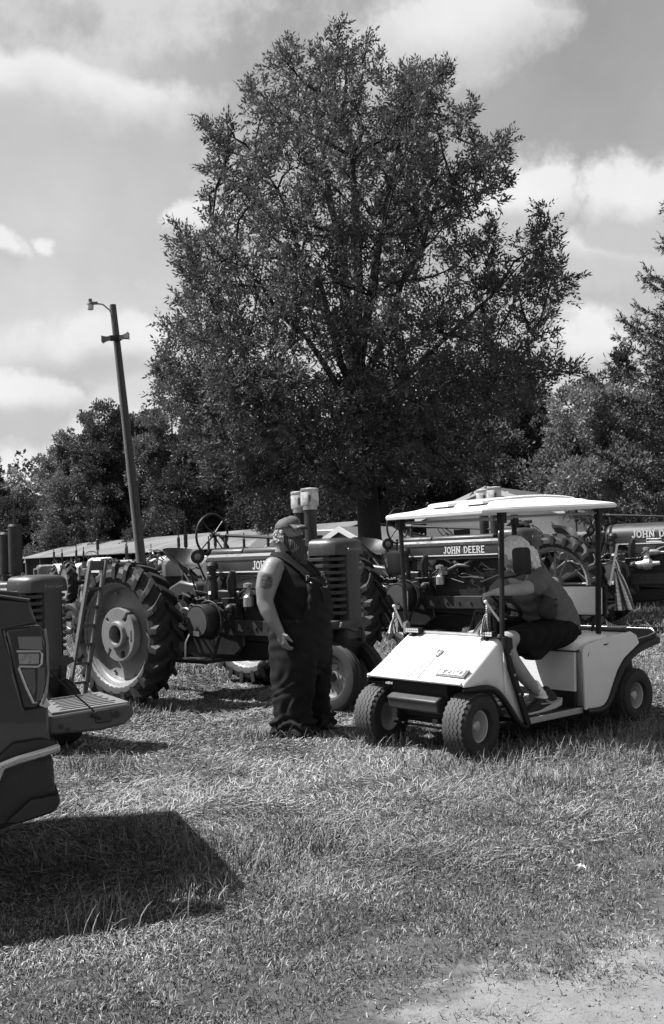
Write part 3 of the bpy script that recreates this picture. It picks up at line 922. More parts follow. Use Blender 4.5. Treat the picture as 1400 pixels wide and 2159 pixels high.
# ------------------------------------------------------------------ buildings
shed = thing('long_shed', 'long low shed with a pale tin roof beyond the far tractors', 'shed')
A0 = Vector((-21.6, 70, 0)); A1 = Vector((-1.2, 41.5, 0))
ax = (A1 - A0).normalized(); Ls = (A1 - A0).length; ay = Vector((-ax.y, ax.x, 0))
if ay.y < 0: ay = -ay
MS = Matrix(((ax.x, ay.x, 0, A0.x), (ax.y, ay.y, 0, A0.y), (0, 0, 1, 0), (0, 0, 0, 1)))
npan = 24
for i in range(npan):
    a, c = Ls * i / npan + .02, Ls * (i + 1) / npan - .02
    p = MB(); p.add([(a, -.5, 1.97), (c, -.5, 1.97), (c, 3.6, 2.92), (a, 3.6, 2.92), (a, -.5, 1.93), (c, -.5, 1.93), (c, 3.6, 2.88), (a, 3.6, 2.88)],
                    [(0, 1, 2, 3), (7, 6, 5, 4), (0, 4, 5, 1), (1, 5, 6, 2), (2, 6, 7, 3), (3, 7, 4, 0)], MS)
    p.build('roof_panel', MT['tin'], shed, 0)
p = MB(); p.add([(0, 3.6, 2.90), (Ls, 3.6, 2.90), (Ls, 7.4, 2.0), (0, 7.4, 2.0), (0, 3.6, 2.85), (Ls, 3.6, 2.85), (Ls, 7.4, 1.95), (0, 7.4, 1.95)], [(0, 1, 2, 3), (7, 6, 5, 4), (0, 4, 5, 1), (1, 5, 6, 2), (2, 6, 7, 3), (3, 7, 4, 0)], MS); p.build('rear_roof', MT['tin'], shed, 0)
for xx in (.02, Ls - .14):
    p = MB(); p.prism([(0, -.3), (7.2, -.3), (7.2, 1.96), (3.6, 2.80), (0, 1.92)], 'x', xx, xx + .12, MS); p.build('gable_wall', MT['grey2'], shed, 0)
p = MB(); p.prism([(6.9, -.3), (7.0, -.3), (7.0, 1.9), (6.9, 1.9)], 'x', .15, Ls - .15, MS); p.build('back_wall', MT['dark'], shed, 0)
for i in range(13):
    p = MB(); xx = Ls * i / 12 * .985 + .2; p.prism([(-.1, -.3), (.06, -.3), (.06, 1.95), (-.1, 1.95)], 'x', xx - .08, xx + .08, MS); p.build('post', MT['wood'], shed, 0)


def gable_house(name, label, cat, loc, rz, w, d, h, rise, wallm, roofm, over=.35, siding=True, windows=()):
    """gable end faces local -y, ridge runs along y"""
    t = thing(name, label, cat, loc, rz)
    p = MB(); p.prism([(-w / 2, -.3), (w / 2, -.3), (w / 2, h), (0, h + rise), (-w / 2, h)], 'y', 0, d); p.build('wall', wallm, t, 0)
    if siding:
        for side in range(int((h + rise * .9) / .22)):
            zc = .1 + side * .22
            ww = w if zc < h else w * (1 - (zc - h) / rise) - .05
            if ww < .3: continue
            p = MB(); p.prism([(-.022, zc), (-.002, zc + .20), (0.004, zc + .20), (0.004, zc)], 'x', -ww / 2 + .02, ww / 2 - .02); p.build('siding_board', wallm, t, 0)
            if zc < h - .2:
                for sx_ in (-1, 1):
                    p = MB(); xx = sx_ * w / 2
                    p.prism([(xx + sx_ * .022, zc), (xx + sx_ * .002, zc + .20), (xx - sx_ * .004, zc + .20), (xx - sx_ * .004, zc)], 'y', .02, d - .02); p.build('siding_board', wallm, t, 0)
    s_ = rise / (w / 2)
    for sx_ in (-1, 1):
        p = MB()
        x1 = sx_ * (w / 2 + over); z1 = h - over * s_
        p.add([(0, -over, h + rise + .03), (x1, -over, z1 + .03), (x1, d + over, z1 + .03), (0, d + over, h + rise + .03), (0, -over, h + rise + .13), (x1, -over, z1 + .13), (x1, d + over, z1 + .13), (0, d + over, h + rise + .13)],
              [(0, 1, 2, 3), (7, 6, 5, 4), (0, 4, 5, 1), (1, 5, 6, 2), (2, 6, 7, 3), (3, 7, 4, 0)])
        p.build('roof', roofm, t, 0)
        p = MB()
        p.add([(0, -over - .05, h + rise - .08), (x1, -over - .05, z1 - .08), (x1, -over - .05, z1 + .14), (0, -over - .05, h + rise + .14), (0, -over - .003, h + rise - .08), (x1, -over - .003, z1 - .08), (x1, -over - .003, z1 + .14), (0, -over - .003, h + rise + .14)],
              [(0, 1, 2, 3), (7, 6, 5, 4), (0, 4, 5, 1), (1, 5, 6, 2), (2, 6, 7, 3), (3, 7, 4, 0)])
        p.build('bargeboard', MT['white'], t, 0)
    for (wx_, wz_, ww, wh) in windows:
        p = MB(); p.box((wx_, -.03, wz_), (ww + .16, .05, wh + .16)); fr = p.build('window', MT['white'], t, 0)
        p = MB(); p.box((wx_, -.058, wz_), (ww, .012, wh)); p.build('pane', MT['dark'], fr, 0)
    return t


gable_house('white_house', 'white sided house with a grey gable roof behind the golf cart', 'house', (7.3, 46, 0), -28, 6.4, 8, 3.0, 1.2, MT['white'], MT['shingle'], .4, True, [(-1.4, 1.9, .8, 1.0), (1.5, 1.9, .8, 1.0)])
gable_house('garden_shed', 'small grey sided shed with white trim behind the nearer tractor\'s nose', 'shed', (.42, 39, 0), -34, 2.3, 3.4, 1.8, .62, MT['grey2'], MT['tin'], .3, True)
gable_house('garden_shed', 'small white gabled shed behind the man\'s neck', 'shed', (-2.15, 39, 0), 22, 1.25, 2.0, 1.72, .5, MT['white'], MT['shingle'], .15, True)
cv = thing('camper_trailer', 'boxy white camper trailer parked between the small sheds', 'trailer', (-.35, 41, 0), 8)
p = MB(); p.prism([(-1.7, .5), (1.6, .5), (1.75, 1.2), (1.5, 2.45), (-1.5, 2.5), (-1.75, 1.6)], 'y', -1, 1); p.build('body', MT['white'], cv, 30, .05)
p = MB(); p.box((.9, -1.02, 2.05), (.6, .04, .42)); p.build('window', MT['dark'], cv, 0, .05)
p = MB(); p.box((-.6, -1.02, 2.05), (.8, .04, .42)); p.build('window', MT['dark'], cv, 0, .05)
for xx in (-.2, .5):
    p = MB(); p.lathe([(.02, -.1), (.3, -.1), (.34, -.05), (.34, .05), (.3, .1), (.02, .1)], (xx, -.9, .34), (0, 1, 0), 18); p.build('wheel', MT['rubber'], cv)
# ------------------------------------------------------------------ tractors (x forward, y left, z up, origin under the rear axle)
def lug_tyre(Ro, w, rim, nlug=22, lug=.048):
    m = MB()
    Rc = Ro - lug
    prof = [(rim, -w * .36), (rim + .03, -w * .44), (rim + (Rc - rim) * .45, -w * .50), (Rc - .045, -w * .47), (Rc - .012, -w * .36), (Rc, -w * .15),
            (Rc, w * .15), (Rc - .012, w * .36), (Rc - .045, w * .47), (rim + (Rc - rim) * .45, w * .50), (rim + .03, w * .44), (rim, w * .36)]
    m.lathe(prof, (0, 0, 0), (0, 1, 0), 44, closed_prof=True)
    hw = .030
    for k in range(nlug):
        for sg in (-1, 1):
            a0 = 2 * PI * (k + (0.5 if sg > 0 else 0)) / nlug
            st = [(0.015, 0.0, Ro - .002, Rc - .02), (w * .20, .065, Ro, Rc - .02), (w * .40, .155, Ro - .006, Rc - .04), (w * .515, .21, Ro - .035, Rc - .08), (w * .52, .225, Ro - .085, Rc - .12)]
            rings = []
            for i, (yy, da, ro, ri) in enumerate(st):
                a = a0 - da; h_ = hw * (1.15 - .08 * i) if i < 4 else hw * .5
                dth = h_ / Ro
                def P(r, t, y): return (r * math.cos(t), sg * y, r * math.sin(t))
                yo = yy if i < 3 else yy
                rings.append([P(ri, a - dth * 1.5, yo), P(ri, a + dth * 1.5, yo), P(ro, a + dth, yo), P(ro, a - dth, yo)])
            m.rings(rings)
    return m.mesh('tyre', 25)


def polar_plate(r0, r1, holes, nth=72, nr=9):
    """flat annulus in x-z with cut-outs; holes: list of functions (r, theta) -> True where metal is missing"""
    vs, fs = [], []
    rr = np.linspace(r0, r1, nr + 1)
    for j in range(nr + 1):
        for i in range(nth):
            t = 2 * PI * i / nth
            vs.append((rr[j] * math.cos(t), 0, rr[j] * math.sin(t)))
    for j in range(nr):
        for i in range(nth):
            rc = (rr[j] + rr[j + 1]) / 2; tcn = 2 * PI * (i + .5) / nth
            if any(h(rc, tcn) for h in holes): continue
            k = (i + 1) % nth
            fs.append((j * nth + i, (j + 1) * nth + i, (j + 1) * nth + k, j * nth + k))
    me = bpy.data.meshes.new('wheel_weight'); me.from_pydata(vs, [], fs); me.validate()
    return me


ME = {}


def rear_wheel(parent, y, side, spoke=False):
    """side -1: the right wheel, outer face towards -y"""
    w = bpy.data.objects.new('rear_wheel', None); COL.objects.link(w); w.parent = parent
    w.location = (0, y, .765)
    if side > 0: w.rotation_euler = (0, 0, PI)
    if 'rt' not in ME:
        ME['rt'] = lug_tyre(.765, .36, .535)
        a = MB()
        a.lathe([(.537, -.135), (.562, -.155), (.566, -.145), (.545, -.125), (.520, -.110), (.512, -.085), (.500, -.075), (.494, -.03), (.486, -.005), (.40, .025), (.25, -.01), (.22, -.015), (.08, -.015), (.08, .0), (.24, .005), (.40, .04),
                 (.50, .045), (.512, .06), (.52, .11), (.545, .125), (.566, .145), (.562, .155), (.537, .135), (.528, .10), (.526, 0), (.528, -.10)], (0, 0, 0), (0, 1, 0), 60, closed_prof=True)
        for k in range(8):
            t = 2 * PI * k / 8 + .3
            a.lathe([(.018, 0), (.018, -.02), (.005, -.024)], (.455 * math.cos(t), -.004, .455 * math.sin(t)), (0, 1, 0), 6)
        ME['rim'] = a.mesh('rim', 35)
        a = MB()
        a.lathe([(.537, -.135), (.562, -.155), (.566, -.145), (.545, -.125), (.520, -.110), (.508, -.085), (.500, .085), (.520, .110), (.545, .125), (.566, .145), (.562, .155), (.537, .135), (.528, 0)], (0, 0, 0), (0, 1, 0), 60, closed_prof=True)
        for k in range(12):
            t = 2 * PI * k / 12
            a.tube([(.10 * math.cos(t), .04, .10 * math.sin(t)), (.505 * math.cos(t), -.05 * (-1) ** k, .505 * math.sin(t))], .016, 6)
        a.lathe([(.05, -.10), (.10, -.10), (.12, 0), (.10, .12), (.05, .12)], (0, 0, 0), (0, 1, 0), 20)
        ME['spoke'] = a.mesh('rim', 35)
        def slot(ac, da, ra, rb):
            return lambda r, t: abs((t - ac + PI) % (2 * PI) - PI) < da / 2 / max(.6, r / .2) and ra < r < rb
        ME['weight'] = polar_plate(.13, .285, [slot(R(52), .22, .172, .3), slot(R(140), .16, .20, .26), slot(R(-70), .34, .19, .25), slot(R(-12), .16, .15, .19), slot(R(232), .22, .20, .3)], 96, 10)
    o = link('tyre', ME['rt'], MT['rubber'], w)
    link('rim', ME['spoke' if spoke else 'rim'], MT['yellow'], w)
    if not spoke:
        o = link('wheel_weight', ME['weight'], MT['yellow'], w)
        o.location = (0, -.075, 0)
        so = o.modifiers.new('thick', 'SOLIDIFY'); so.thickness = .085; so.offset = 0
        bv = o.modifiers.new('bevel', 'BEVEL'); bv.width = .006; bv.segments = 2; bv.limit_method = 'ANGLE'
        a = MB(); a.lathe([(.098, .0), (.098, -.145), (.104, -.155), (.132, -.155), (.142, -.14), (.150, -.09), (.150, .0)], (0, 0, 0), (0, 1, 0), 40)
        if 'hub' not in ME: ME['hub'] = a.mesh('hub', 40)
        link('hub', ME['hub'], MT['yellow'], w)
        a = MB(); a.lathe([(.0, -.06), (.062, -.06), (.07, -.04), (.07, .05)], (0, 0, 0), (0, 1, 0), 20)
        if 'axe' not in ME: ME['axe'] = a.mesh('axle_end', 40)
        link('axle_end', ME['axe'], MT['cast'], w)
        if 'wtx' not in ME:
            t_ = print_text('casting_mark', 'F1520R', .038, Matrix.Translation((.222, -.1195, 0)) @ Matrix.Rotation(R(-90), 4, 'Y') @ Matrix.Rotation(R(180), 4, 'Y') @ Matrix.Rotation(R(90), 4, 'X'), MT['yellow'], w, .004)
            ME['wtx'] = t_.data
        else:
            link('casting_mark', ME['wtx'], MT['yellow'], w)
    return w


def front_wheel(parent, x, y, side, r=.335, wd=.155, tilt=4):
    w = bpy.data.objects.new('front_wheel', None); COL.objects.link(w); w.parent = parent
    w.location = (x, y, r - .005); w.rotation_euler = (R(tilt * side), 0, 0 if side < 0 else PI)
    if side > 0: w.rotation_euler = (R(-tilt), 0, PI)
    if 'ft' not in ME:
        a = MB()
        a.lathe([(.20, -.055), (.225, -.072), (.27, -.078), (.315, -.068), (.328, -.05), (.335, -.045), (.328, -.038), (.327, -.022), (.336, -.016), (.336, .016), (.327, .022), (.328, .038), (.335, .045), (.328, .05), (.315, .068), (.27, .078), (.225, .072), (.20, .055)], (0, 0, 0), (0, 1, 0), 40, closed_prof=True)
        ME['ft'] = a.mesh('tyre', 25)
        a = MB()
        a.lathe([(.203, -.055), (.222, -.066), (.224, -.06), (.207, -.046), (.195, -.040), (.188, -.01), (.182, .012), (.13, .022), (.075, .0), (.07, -.012), (.04, -.012), (.04, .0), (.13, .034), (.188, .02), (.207, .046), (.224, .06), (.222, .066), (.203, .055), (.197, 0)], (0, 0, 0), (0, 1, 0), 44, closed_prof=True)
        for k in range(6):
            t = 2 * PI * k / 6; a.lathe([(.014, 0), (.014, -.016), (.004, -.018)], (.10 * math.cos(t), .008, .10 * math.sin(t)), (0, 1, 0), 6)
        ME['fr'] = a.mesh('rim', 35)
        a = MB(); a.lathe([(.052, .03), (.052, -.075), (.046, -.088), (.02, -.095), (.0, -.096)], (0, 0, 0), (0, 1, 0), 20); ME['fh'] = a.mesh('hub', 35)
    link('tyre', ME['ft'], MT['rubber'], w); link('rim', ME['fr'], MT['yellow'], w); link('hub', ME['fh'], MT['cast'], w)
    return w


def loft_hood(sec, x0, x1, dx=0.0):
    return [[(x0, y, z) for y, z in sec], [(x1, y, z) for y, z in sec]]


def tractor(label, loc, rz, scale=1.0, style='two', jars=True, group='old row crop tractors parked in an angled row'):
    t = thing('tractor', label, 'tractor', loc, rz, group)
    t.scale = (scale,) * 3
    g_, gd, ci, ir = MT['green'], MT['green_dark'], MT['cast'], MT['iron']
    rear_wheel(t, -.95, -1, style == 'spoke'); rear_wheel(t, .95, 1, style == 'spoke')
    front_wheel(t, 2.25, -.18, -1); front_wheel(t, 2.25, .18, 1)
    # rear axle and transmission
    a = MB(); a.tube([(0, -1.0, .765), (0, -.7, .765), (0, -.3, .765), (0, .3, .765), (0, .7, .765), (0, 1.0, .765)], [.05, .075, .15, .15, .075, .05], 16); a.build('rear_axle', gd, t)
    a = MB(); a.prism([(-.28, .55), (-.30, .95), (-.1, 1.10), (.45, 1.12), (.55, 1.20), (1.0, 1.18), (1.05, .60), (.9, .48), (0, .48)], 'y', -.22, .22); a.build('transmission_case', gd, t, 30, .02)
    a = MB(); a.prism([(-.22, 1.08), (-.20, 1.22), (.0, 1.30), (.28, 1.26), (.34, 1.1)], 'y', -.20, .16); a.build('lift_housing', g_, t, 30, .03)
    # engine: lying two-cylinder block, manifold, carburettor, water pipe
    a = MB(); a.prism([(1.0, .66), (1.0, 1.12), (1.45, 1.16), (1.80, 1.10), (1.84, .78), (1.7, .62)], 'y', -.205, .205); a.build('cylinder_block', gd, t, 30, .02)
    a = MB()
    a.tube([(1.55, -.18, 1.16), (1.55, -.20, 1.27), (1.72, -.19, 1.34), (2.02, -.17, 1.34)], .038, 10)
    a.tube([(1.30, -.20, 1.10), (1.32, -.24, 1.20), (1.45, -.24, 1.25), (1.6, -.2, 1.24)], .030, 10)
    a.tube([(1.80, -.12, .80), (1.95, -.14, .92), (2.06, -.12, 1.1)], .034, 10); a.build('manifold_pipe', ci, t)
    a = MB(); a.lathe([(.0, 0), (.055, 0), (.055, .10), (.035, .12), (.035, .19), (.05, .20), (.05, .24), (0, .25)], (1.20, -.28, 1.02), (0, 0, 1), 14); a.box((1.20, -.25, 1.16), (.10, .12, .05)); a.build('carburettor', MT['alu'], t)
    a = MB(); a.lathe([(0, 0), (.052, 0), (.055, .17), (.048, .19), (.048, .22), (.06, .225), (.06, .25), (.04, .26), (.04, .31), (.065, .315), (.068, .36), (.05, .395), (0, .40)], (.72, -.34, 1.10), (0, 0, 1), 18); ac = a.build('air_cleaner', gd, t)
    a = MB(); a.box((.735, -.402, 1.17), (.05, .004, .035), Matrix.Rotation(R(-8), 4, 'Z')); a.build('maker_plate', MT['paper'], ac, 0)
    a = MB(); a.tube([(.98, -.30, 1.12), (1.0, -.33, 1.30), (1.04, -.34, 1.40)], [.045, .055, .03], 10); a.build('filter_bowl', gd, t)
    a = MB(); a.box((1.02, -.30, .99), (.11, .10, .12)); a.lathe([(.045, 0), (.05, .06), (.02, .10)], (1.02, -.34, 1.0), (0, -1, 0), 12); a.tube([(1.06, -.3, 1.06), (1.12, -.33, 1.16), (1.25, -.3, 1.24)], .011, 6); a.build('magneto', ci, t, 30, .01)
    # belt pulley and clutch drum on the right
    a = MB(); a.lathe([(0, .0), (.165, .0), (.178, .012), (.184, .05), (.184, .19), (.176, .205), (.05, .205)], (.745, -.40, .875), (0, -1, 0), 44); pu = a.build('belt_pulley', gd, t, 30)
    a = MB(); a.lathe([(.158, .207), (.158, .211), (.04, .217), (0, .217)], (.745, -.40, .875), (0, -1, 0), 36); a.build('pulley_face', MT['belt'], pu)
    a = MB(); a.box((.745, -.619, .755), (.085, .006, .05), Matrix.Rotation(R(5), 4, 'Y')); a.build('sticker', MT['paper'], pu, 0)
    a = MB(); a.lathe([(0, 0), (.11, 0), (.125, .01), (.125, .09), (.115, .10), (0, .10)], (.47, -.44, .90), (0, -1, 0), 30); dr = a.build('clutch_drum', g_, t, 30)
    a = MB()
    a.lathe([(.03, .1015), (.03, .118), (0, .12)], (.47, -.44, .90), (0, -1, 0), 14)
    for k in range(7):
        q = 2 * PI * k / 7; a.lathe([(.011, .1015), (.011, .112), (0, .113)], (.47 + .055 * math.cos(q), -.44, .90 + .055 * math.sin(q)), (0, -1, 0), 6)
    a.build('drum_bolt', ir, dr)
    a = MB(); a.ring(.20, .012, (.78, -.47, .885), (0, -1, 0), 30, 6); a.tube([(.90, -.47, 1.04), (.98, -.44, .98), (.99, -.36, .84)], .014, 6); a.build('brake_band', ci, t)
    # frame rails, bolts and front pedestal
    a = MB(); a.box((1.62, -.225, .79), (1.35, .05, .16)); rl = a.build('frame_rail', g_, t, 0, .008)
    a = MB()
    for xx in (1.15, 1.27, 1.45, 1.62, 1.86, 1.98): a.lathe([(.016, 0), (.016, .012), (.005, .014)], (xx, -.2505, .79), (0, -1, 0), 6)
    a.build('rail_bolt', ci, rl)
    a = MB(); a.box((1.62, .225, .79), (1.35, .05, .16)); a.build('frame_rail', g_, t, 0, .008)
    a = MB(); a.prism([(2.0, .70), (2.06, .86), (2.40, .86), (2.42, .70), (2.36, .56), (2.31, .30), (2.19, .30), (2.10, .56)], 'y', -.15, .15); a.tube([(2.25, -.2, .335), (2.25, .2, .335)], .045, 12); a.build('pedestal', gd, t, 30, .02)
    a = MB(); a.prism([(-.24, .82), (-.22, .87), (.22, .87), (.24, .82), (.16, .80), (.05, .765), (-.03, .765), (-.15, .805)], 'x', 2.395, 2.425); a.build('front_bracket', g_, t, 0, .006)
    a = MB(); a.tube([(2.44, .06, .80), (2.44, .06, .68)], .011, 6); a.box((2.44, .06, .675), (.05, .05, .025)); a.build('hitch_pin', ci, t)
    # belly, drawbar, foot plate
    a = MB(); a.prism([(.1, .46), (.55, .40), (1.35, .45), (1.75, .56), (1.78, .68), (.2, .60)], 'y', -.17, .17); a.build('oil_pan', ir, t, 30, .03)
    a = MB(); a.box((.55, -.45, .45), (.55, .24, .035)); a.tube([(.32, -.4, .46), (.28, -.36, .62), (.26, -.25, .75)], .022, 8); a.tube([(.75, -.4, .46), (.76, -.3, .7)], .018, 8); a.build('foot_plate', ci, t, 30)
    a = MB(); a.box((-.35, 0, .42), (1.0, .09, .035)); a.box((-.02, 0, .46), (.10, .5, .06)); a.build('drawbar', ci, t, 0, .006)
    # seat on its spring bar
    S_ = MB(); NR, NA = 7, 30
    rings = []
    for th in (0, -.012):
        for j in range(NR + 1):
            q = j / NR
            ring = []
            for i in range(NA):
                an = 2 * PI * i / NA
                c_, s_ = math.cos(an), math.sin(an)
                ex = .235 * c_; ey = .25 * s_ * (1 - .10 * c_)
                z_ = .155 * q ** 2.0 * (1 - .80 * max(0, c_) ** 1.2)
                if c_ > .35: z_ -= .05 * q ** 3 * (c_ - .35) / .65 * (1 - .9 * math.exp(-(s_ / .22) ** 2))
                ring.append((ex * max(q, .02), ey * max(q, .02), z_ + th))
            rings.append(ring)
    S_.rings(rings[:NR + 1] + rings[NR + 1:][::-1], True)
    st_ = S_.build('seat', g_, t, 50)
    st_.location = (-.16, 0, 1.475); st_.rotation_euler = (0, R(13), 0)
    a = MB(); a.lathe([(.022, 0), (.018, .010), (0, .012)], (0, 0, .004), (0, 0, 1), 8); a.build('seat_bolt', MT['alu'], st_)
    a = MB(); a.tube([(-.18, 0, 1.48), (-.02, 0, 1.38), (.28, 0, 1.18)], [.035, .03, .035], 8); a.tube([(-.06, -.14, 1.48), (.18, -.18, 1.25), (.42, -.22, 1.06)], .013, 6); a.tube([(-.10, .0, 1.47), (-.16, 0, 1.25), (-.14, 0, 1.1)], .03, 8); a.build('seat_support', ci, t)
    # levers, rods and fuel line
    for (p0, p1, r_) in [((.42, -.26, 1.02), (.30, -.30, 1.42), .010), ((.55, -.22, 1.1), (.62, -.27, 1.48), .011), ((.40, -.1, 1.2), (.46, -.16, 1.60), .012), ((.66, -.2, 1.12), (.56, -.24, 1.36), .009), ((.3, -.30, 1.02), (.9, -.36, 1.06), .011), ((.4, -.3, 1.09), (1.05, -.34, 1.11), .008), ((.5, .2, 1.1), (.44, .22, 1.5), .012), ((-.05, -.2, 1.1), (.30, -.42, 1.0), .012), ((.1, -.3, .95), (.34, -.5, .8), .012), ((.15, -.28, 1.16), (.36, -.34, 1.12), .014)]:
        a = MB(); a.tube([p0, p1], r_, 6)
        if p1[2] > 1.4: a.lathe([(.0, -.02), (.022, 0), (.012, .02), (0, .022)], p1, (0, 0, 1), 8)
        a.build('control_lever', ci, t)
    a = MB(); a.prism([(.30, 1.12), (.50, 1.52), (.56, 1.52), (.42, 1.12)], 'y', -.14, -.06); a.build('lever_quadrant', g_, t, 0, .01)
    a = MB(); a.prism([(.40, 1.12), (.55, 1.56), (.62, 1.56), (.56, 1.12)], 'y', -.02, .12); a.build('dash_column', g_, t, 0, .01)
    # hydraulic lines, small boxes: the clutter between seat and pulley
    a = MB()
    cl = random.Random(3)
    for i in range(14):
        x0 = cl.uniform(.1, .6); z0 = cl.uniform(.98, 1.14)
        a.tube([(x0, -.24, z0), (x0 + cl.uniform(-.05, .12), -.30 - cl.random() * .06, z0 + cl.uniform(-.02, .08)), (x0 + cl.uniform(.05, .28), -.25, z0 + cl.uniform(-.08, .06))], cl.uniform(.006, .016), 6)
    for i in range(9):
        a.box((cl.uniform(.05, .62), -.25 - cl.random() * .04, cl.uniform(.98, 1.12)), (cl.uniform(.03, .08), .06, cl.uniform(.03, .08)))
    a.build('hydraulic_fitting', MT['steel'] if cl.random() < 0 else ci, t)
    a = MB()
    for i in range(16):
        x0 = cl.uniform(.95, 1.8); z0 = cl.uniform(1.05, 1.26)
        a.tube([(x0, -.20, z0), (x0 + .05, -.24, z0 + cl.uniform(-.04, .05)), (x0 + cl.uniform(.1, .3), -.22, z0 + cl.uniform(-.08, .06))], cl.uniform(.004, .012), 6)
    a.build('fuel_line', ci, t)
    # steering
    sw = MB(); sw.ring(.235, .0135, (0, 0, 0), (1, 0, 0), 44, 8); so = sw.build('steering_wheel', MT['black'], t); so.location = (.36, 0, 1.80); so.rotation_euler = (0, R(4), R(0))
    a = MB()
    for k in range(4):
        q = PI / 4 + k * PI / 2; a.tube([(.03, 0, 0), (.01, .115 * math.cos(q), .115 * math.sin(q)), (0, .232 * math.cos(q), .232 * math.sin(q))], [.013, .008, .008], 6)
    a.lathe([(0, -.01), (.035, -.01), (.035, .05), (0, .055)], (0, 0, 0), (1, 0, 0), 12); a.build('spoke', MT['cast'], so)
    a = MB(); a.tube([(.38, 0, 1.80), (.8, 0, 1.77), (1.4, 0, 1.725), (2.1, 0, 1.67)], [.018, .018, .014, .014], 8); a.lathe([(.03, 0), (.03, .10)], (.50, 0, 1.785), (1, 0, -.07), 10); a.build('steering_shaft', ci, t)
    a = MB(); a.tube([(.62, -.0, 1.56), (.60, -.03, 1.68), (.58, 0, 1.78)], .018, 8); a.tube([(.62, .02, 1.56), (.56, .05, 1.66), (.5, .0, 1.78)], .014, 8); a.build('shaft_bracket', ci, t)
    a = MB(); a.lathe([(0, 0), (.04, .01), (.07, .05), (.078, .085), (.076, .095)], (.27, -.17, 1.565), (.85, -.5, -.05), 22); hl = a.build('headlamp', gd, t, 40)
    a = MB(); a.lathe([(.0, .098), (.05, .094), (.072, .086)], (.27, -.17, 1.565), (.85, -.5, -.05), 22); a.build('lens', mat('lamp_lens', .2, .15) if 'lens' not in ME else ME['lens'], hl)
    a = MB(); a.tube([(.28, -.16, 1.5), (.36, -.12, 1.3)], .012, 6); a.build('lamp_bracket', ci, t)
    if style == 'spoke':
        # round-topped hood
        sec = [(-.235, 1.30), (-.235, 1.44)] + [(-.235 * math.cos(q), 1.44 + .20 * math.sin(q)) for q in np.linspace(.25, PI - .25, 9)] + [(.235, 1.44), (.235, 1.30)]
        a = MB(); a.rings(loft_hood(sec, .66, 2.28)); 
        hd = a.build('hood', g_, t, 30, .012)
        a = MB(); a.box((1.47, -.238, 1.325), (1.62, .008, .014)); a.build('stripe', MT['cream'], hd, 0)
        sx = [(y * .985, z - .006) for y, z in sec]
        a = MB(); a.rings(loft_hood(sx, .56, .662)); a.build('hood_end', g_, hd, 40, .04)
        lm = MB(); strokes(lm, 'JOHN DEERE', .105, Matrix.Translation((.98, -.2365, 1.415)), .004); lm.build('lettering', MT['cream'], hd, 0)
        bm_ = MB()
        def ban(x0, x1, z0, z1):
            bm_.tube([(x0, -.238, z0), (x1, -.238, z0), (x1, -.238, z1), (x0, -.238, z1), (x0, -.238, z0)], .0055, 4)
        ban(1.20, 1.42, 1.345, 1.39); ban(1.56, 1.80, 1.345, 1.39)
        bm_.tube([(1.42, -.238, 1.345), (1.44, -.238, 1.325), (1.53, -.238, 1.325), (1.56, -.238, 1.345)], .006, 4)
        bm_.build('banner', MT['cream'], hd, 0)
        RX = Matrix.Rotation(R(90), 4, 'X')
        print_text('lettering', 'GENERAL', .034, Matrix.Translation((1.31, -.2385, 1.368)) @ RX, MT['cream'], hd)
        print_text('lettering', 'PURPOSE', .034, Matrix.Translation((1.68, -.2385, 1.368)) @ RX, MT['cream'], hd)
        a = MB(); a.box((2.38, 0, 1.12), (.16, .50, .78)); a.build('radiator', gd, t, 0, .03)
        a = MB(); a.tube([(1.35, -.26, 1.19), (1.75, -.26, 1.19), (2.2, -.26, 1.19)], .012, 6); a.lathe([(.03, 0), (.045, .02), (.045, .14), (.02, .20)], (1.20, -.27, 1.19), (1, 0, 0), 12); a.build('push_rod', MT['steel'], t)
        a = MB(); a.lathe([(.0, 0), (.06, .0), (.065, .16), (.085, .17), (.085, .26), (.04, .3), (.03, .40), (0, .41)], (1.0, -.30, 1.0), (1, 0, 0.06), 16); a.build('starter_motor', MT['alu'], t)
        a = MB(); a.tube([(1.7, -.06, 1.6), (1.7, -.06, 1.95), (1.7, -.06, 2.1)], .05, 12); a.build('exhaust_stack', ci, t)
        return t
    # hood: lower side panels, tank top above
    sec = [(-.245, 1.33), (-.25, 1.40), (-.25, 1.50), (-.242, 1.545), (-.215, 1.572), (-.18, 1.58), (.18, 1.58), (.215, 1.572), (.242, 1.545), (.25, 1.50), (.25, 1.40), (.245, 1.33)]
    a = MB(); a.rings(loft_hood(sec, .53, 2.06)); hd = a.build('hood', g_, t, 25, .006)
    sec2 = [(-.185, 1.576), (-.18, 1.612), (-.155, 1.630), (0, 1.638), (.155, 1.630), (.18, 1.612), (.185, 1.576)]
    a = MB(); a.rings(loft_hood(sec2, .52, 1.02)); a.build('fuel_tank_cover', g_, hd, 25, .012)
    a = MB(); a.rings(loft_hood(sec2, 1.028, 1.94)); a.build('fuel_tank_cover', g_, hd, 25, .012)
    a = MB(); a.box((1.29, -.2525, 1.383), (1.50, .006, .012)); a.build('stripe', MT['cream'], hd, 0)
    a = MB(); a.box((1.29, -.2525, 1.505), (1.50, .006, .008)); a.build('panel_seam', MT['iron'], hd, 0)
    lm = MB(); strokes(lm, 'JOHN DEERE', .085, Matrix.Translation((1.25, -.2515, 1.405)), .004, sw=.15, wide=.9); lm.build('lettering', MT['cream'], hd, 0)
    # nose: grille core, pillar, slats that wrap each cheek, cap
    a = MB(); a.box((2.185, 0, 1.17), (.20, .44, .72)); a.box((2.29, 0, 1.17), (.10, .26, .72)); ns_ = a.build('nose', MT['iron'], t, 0, .01)
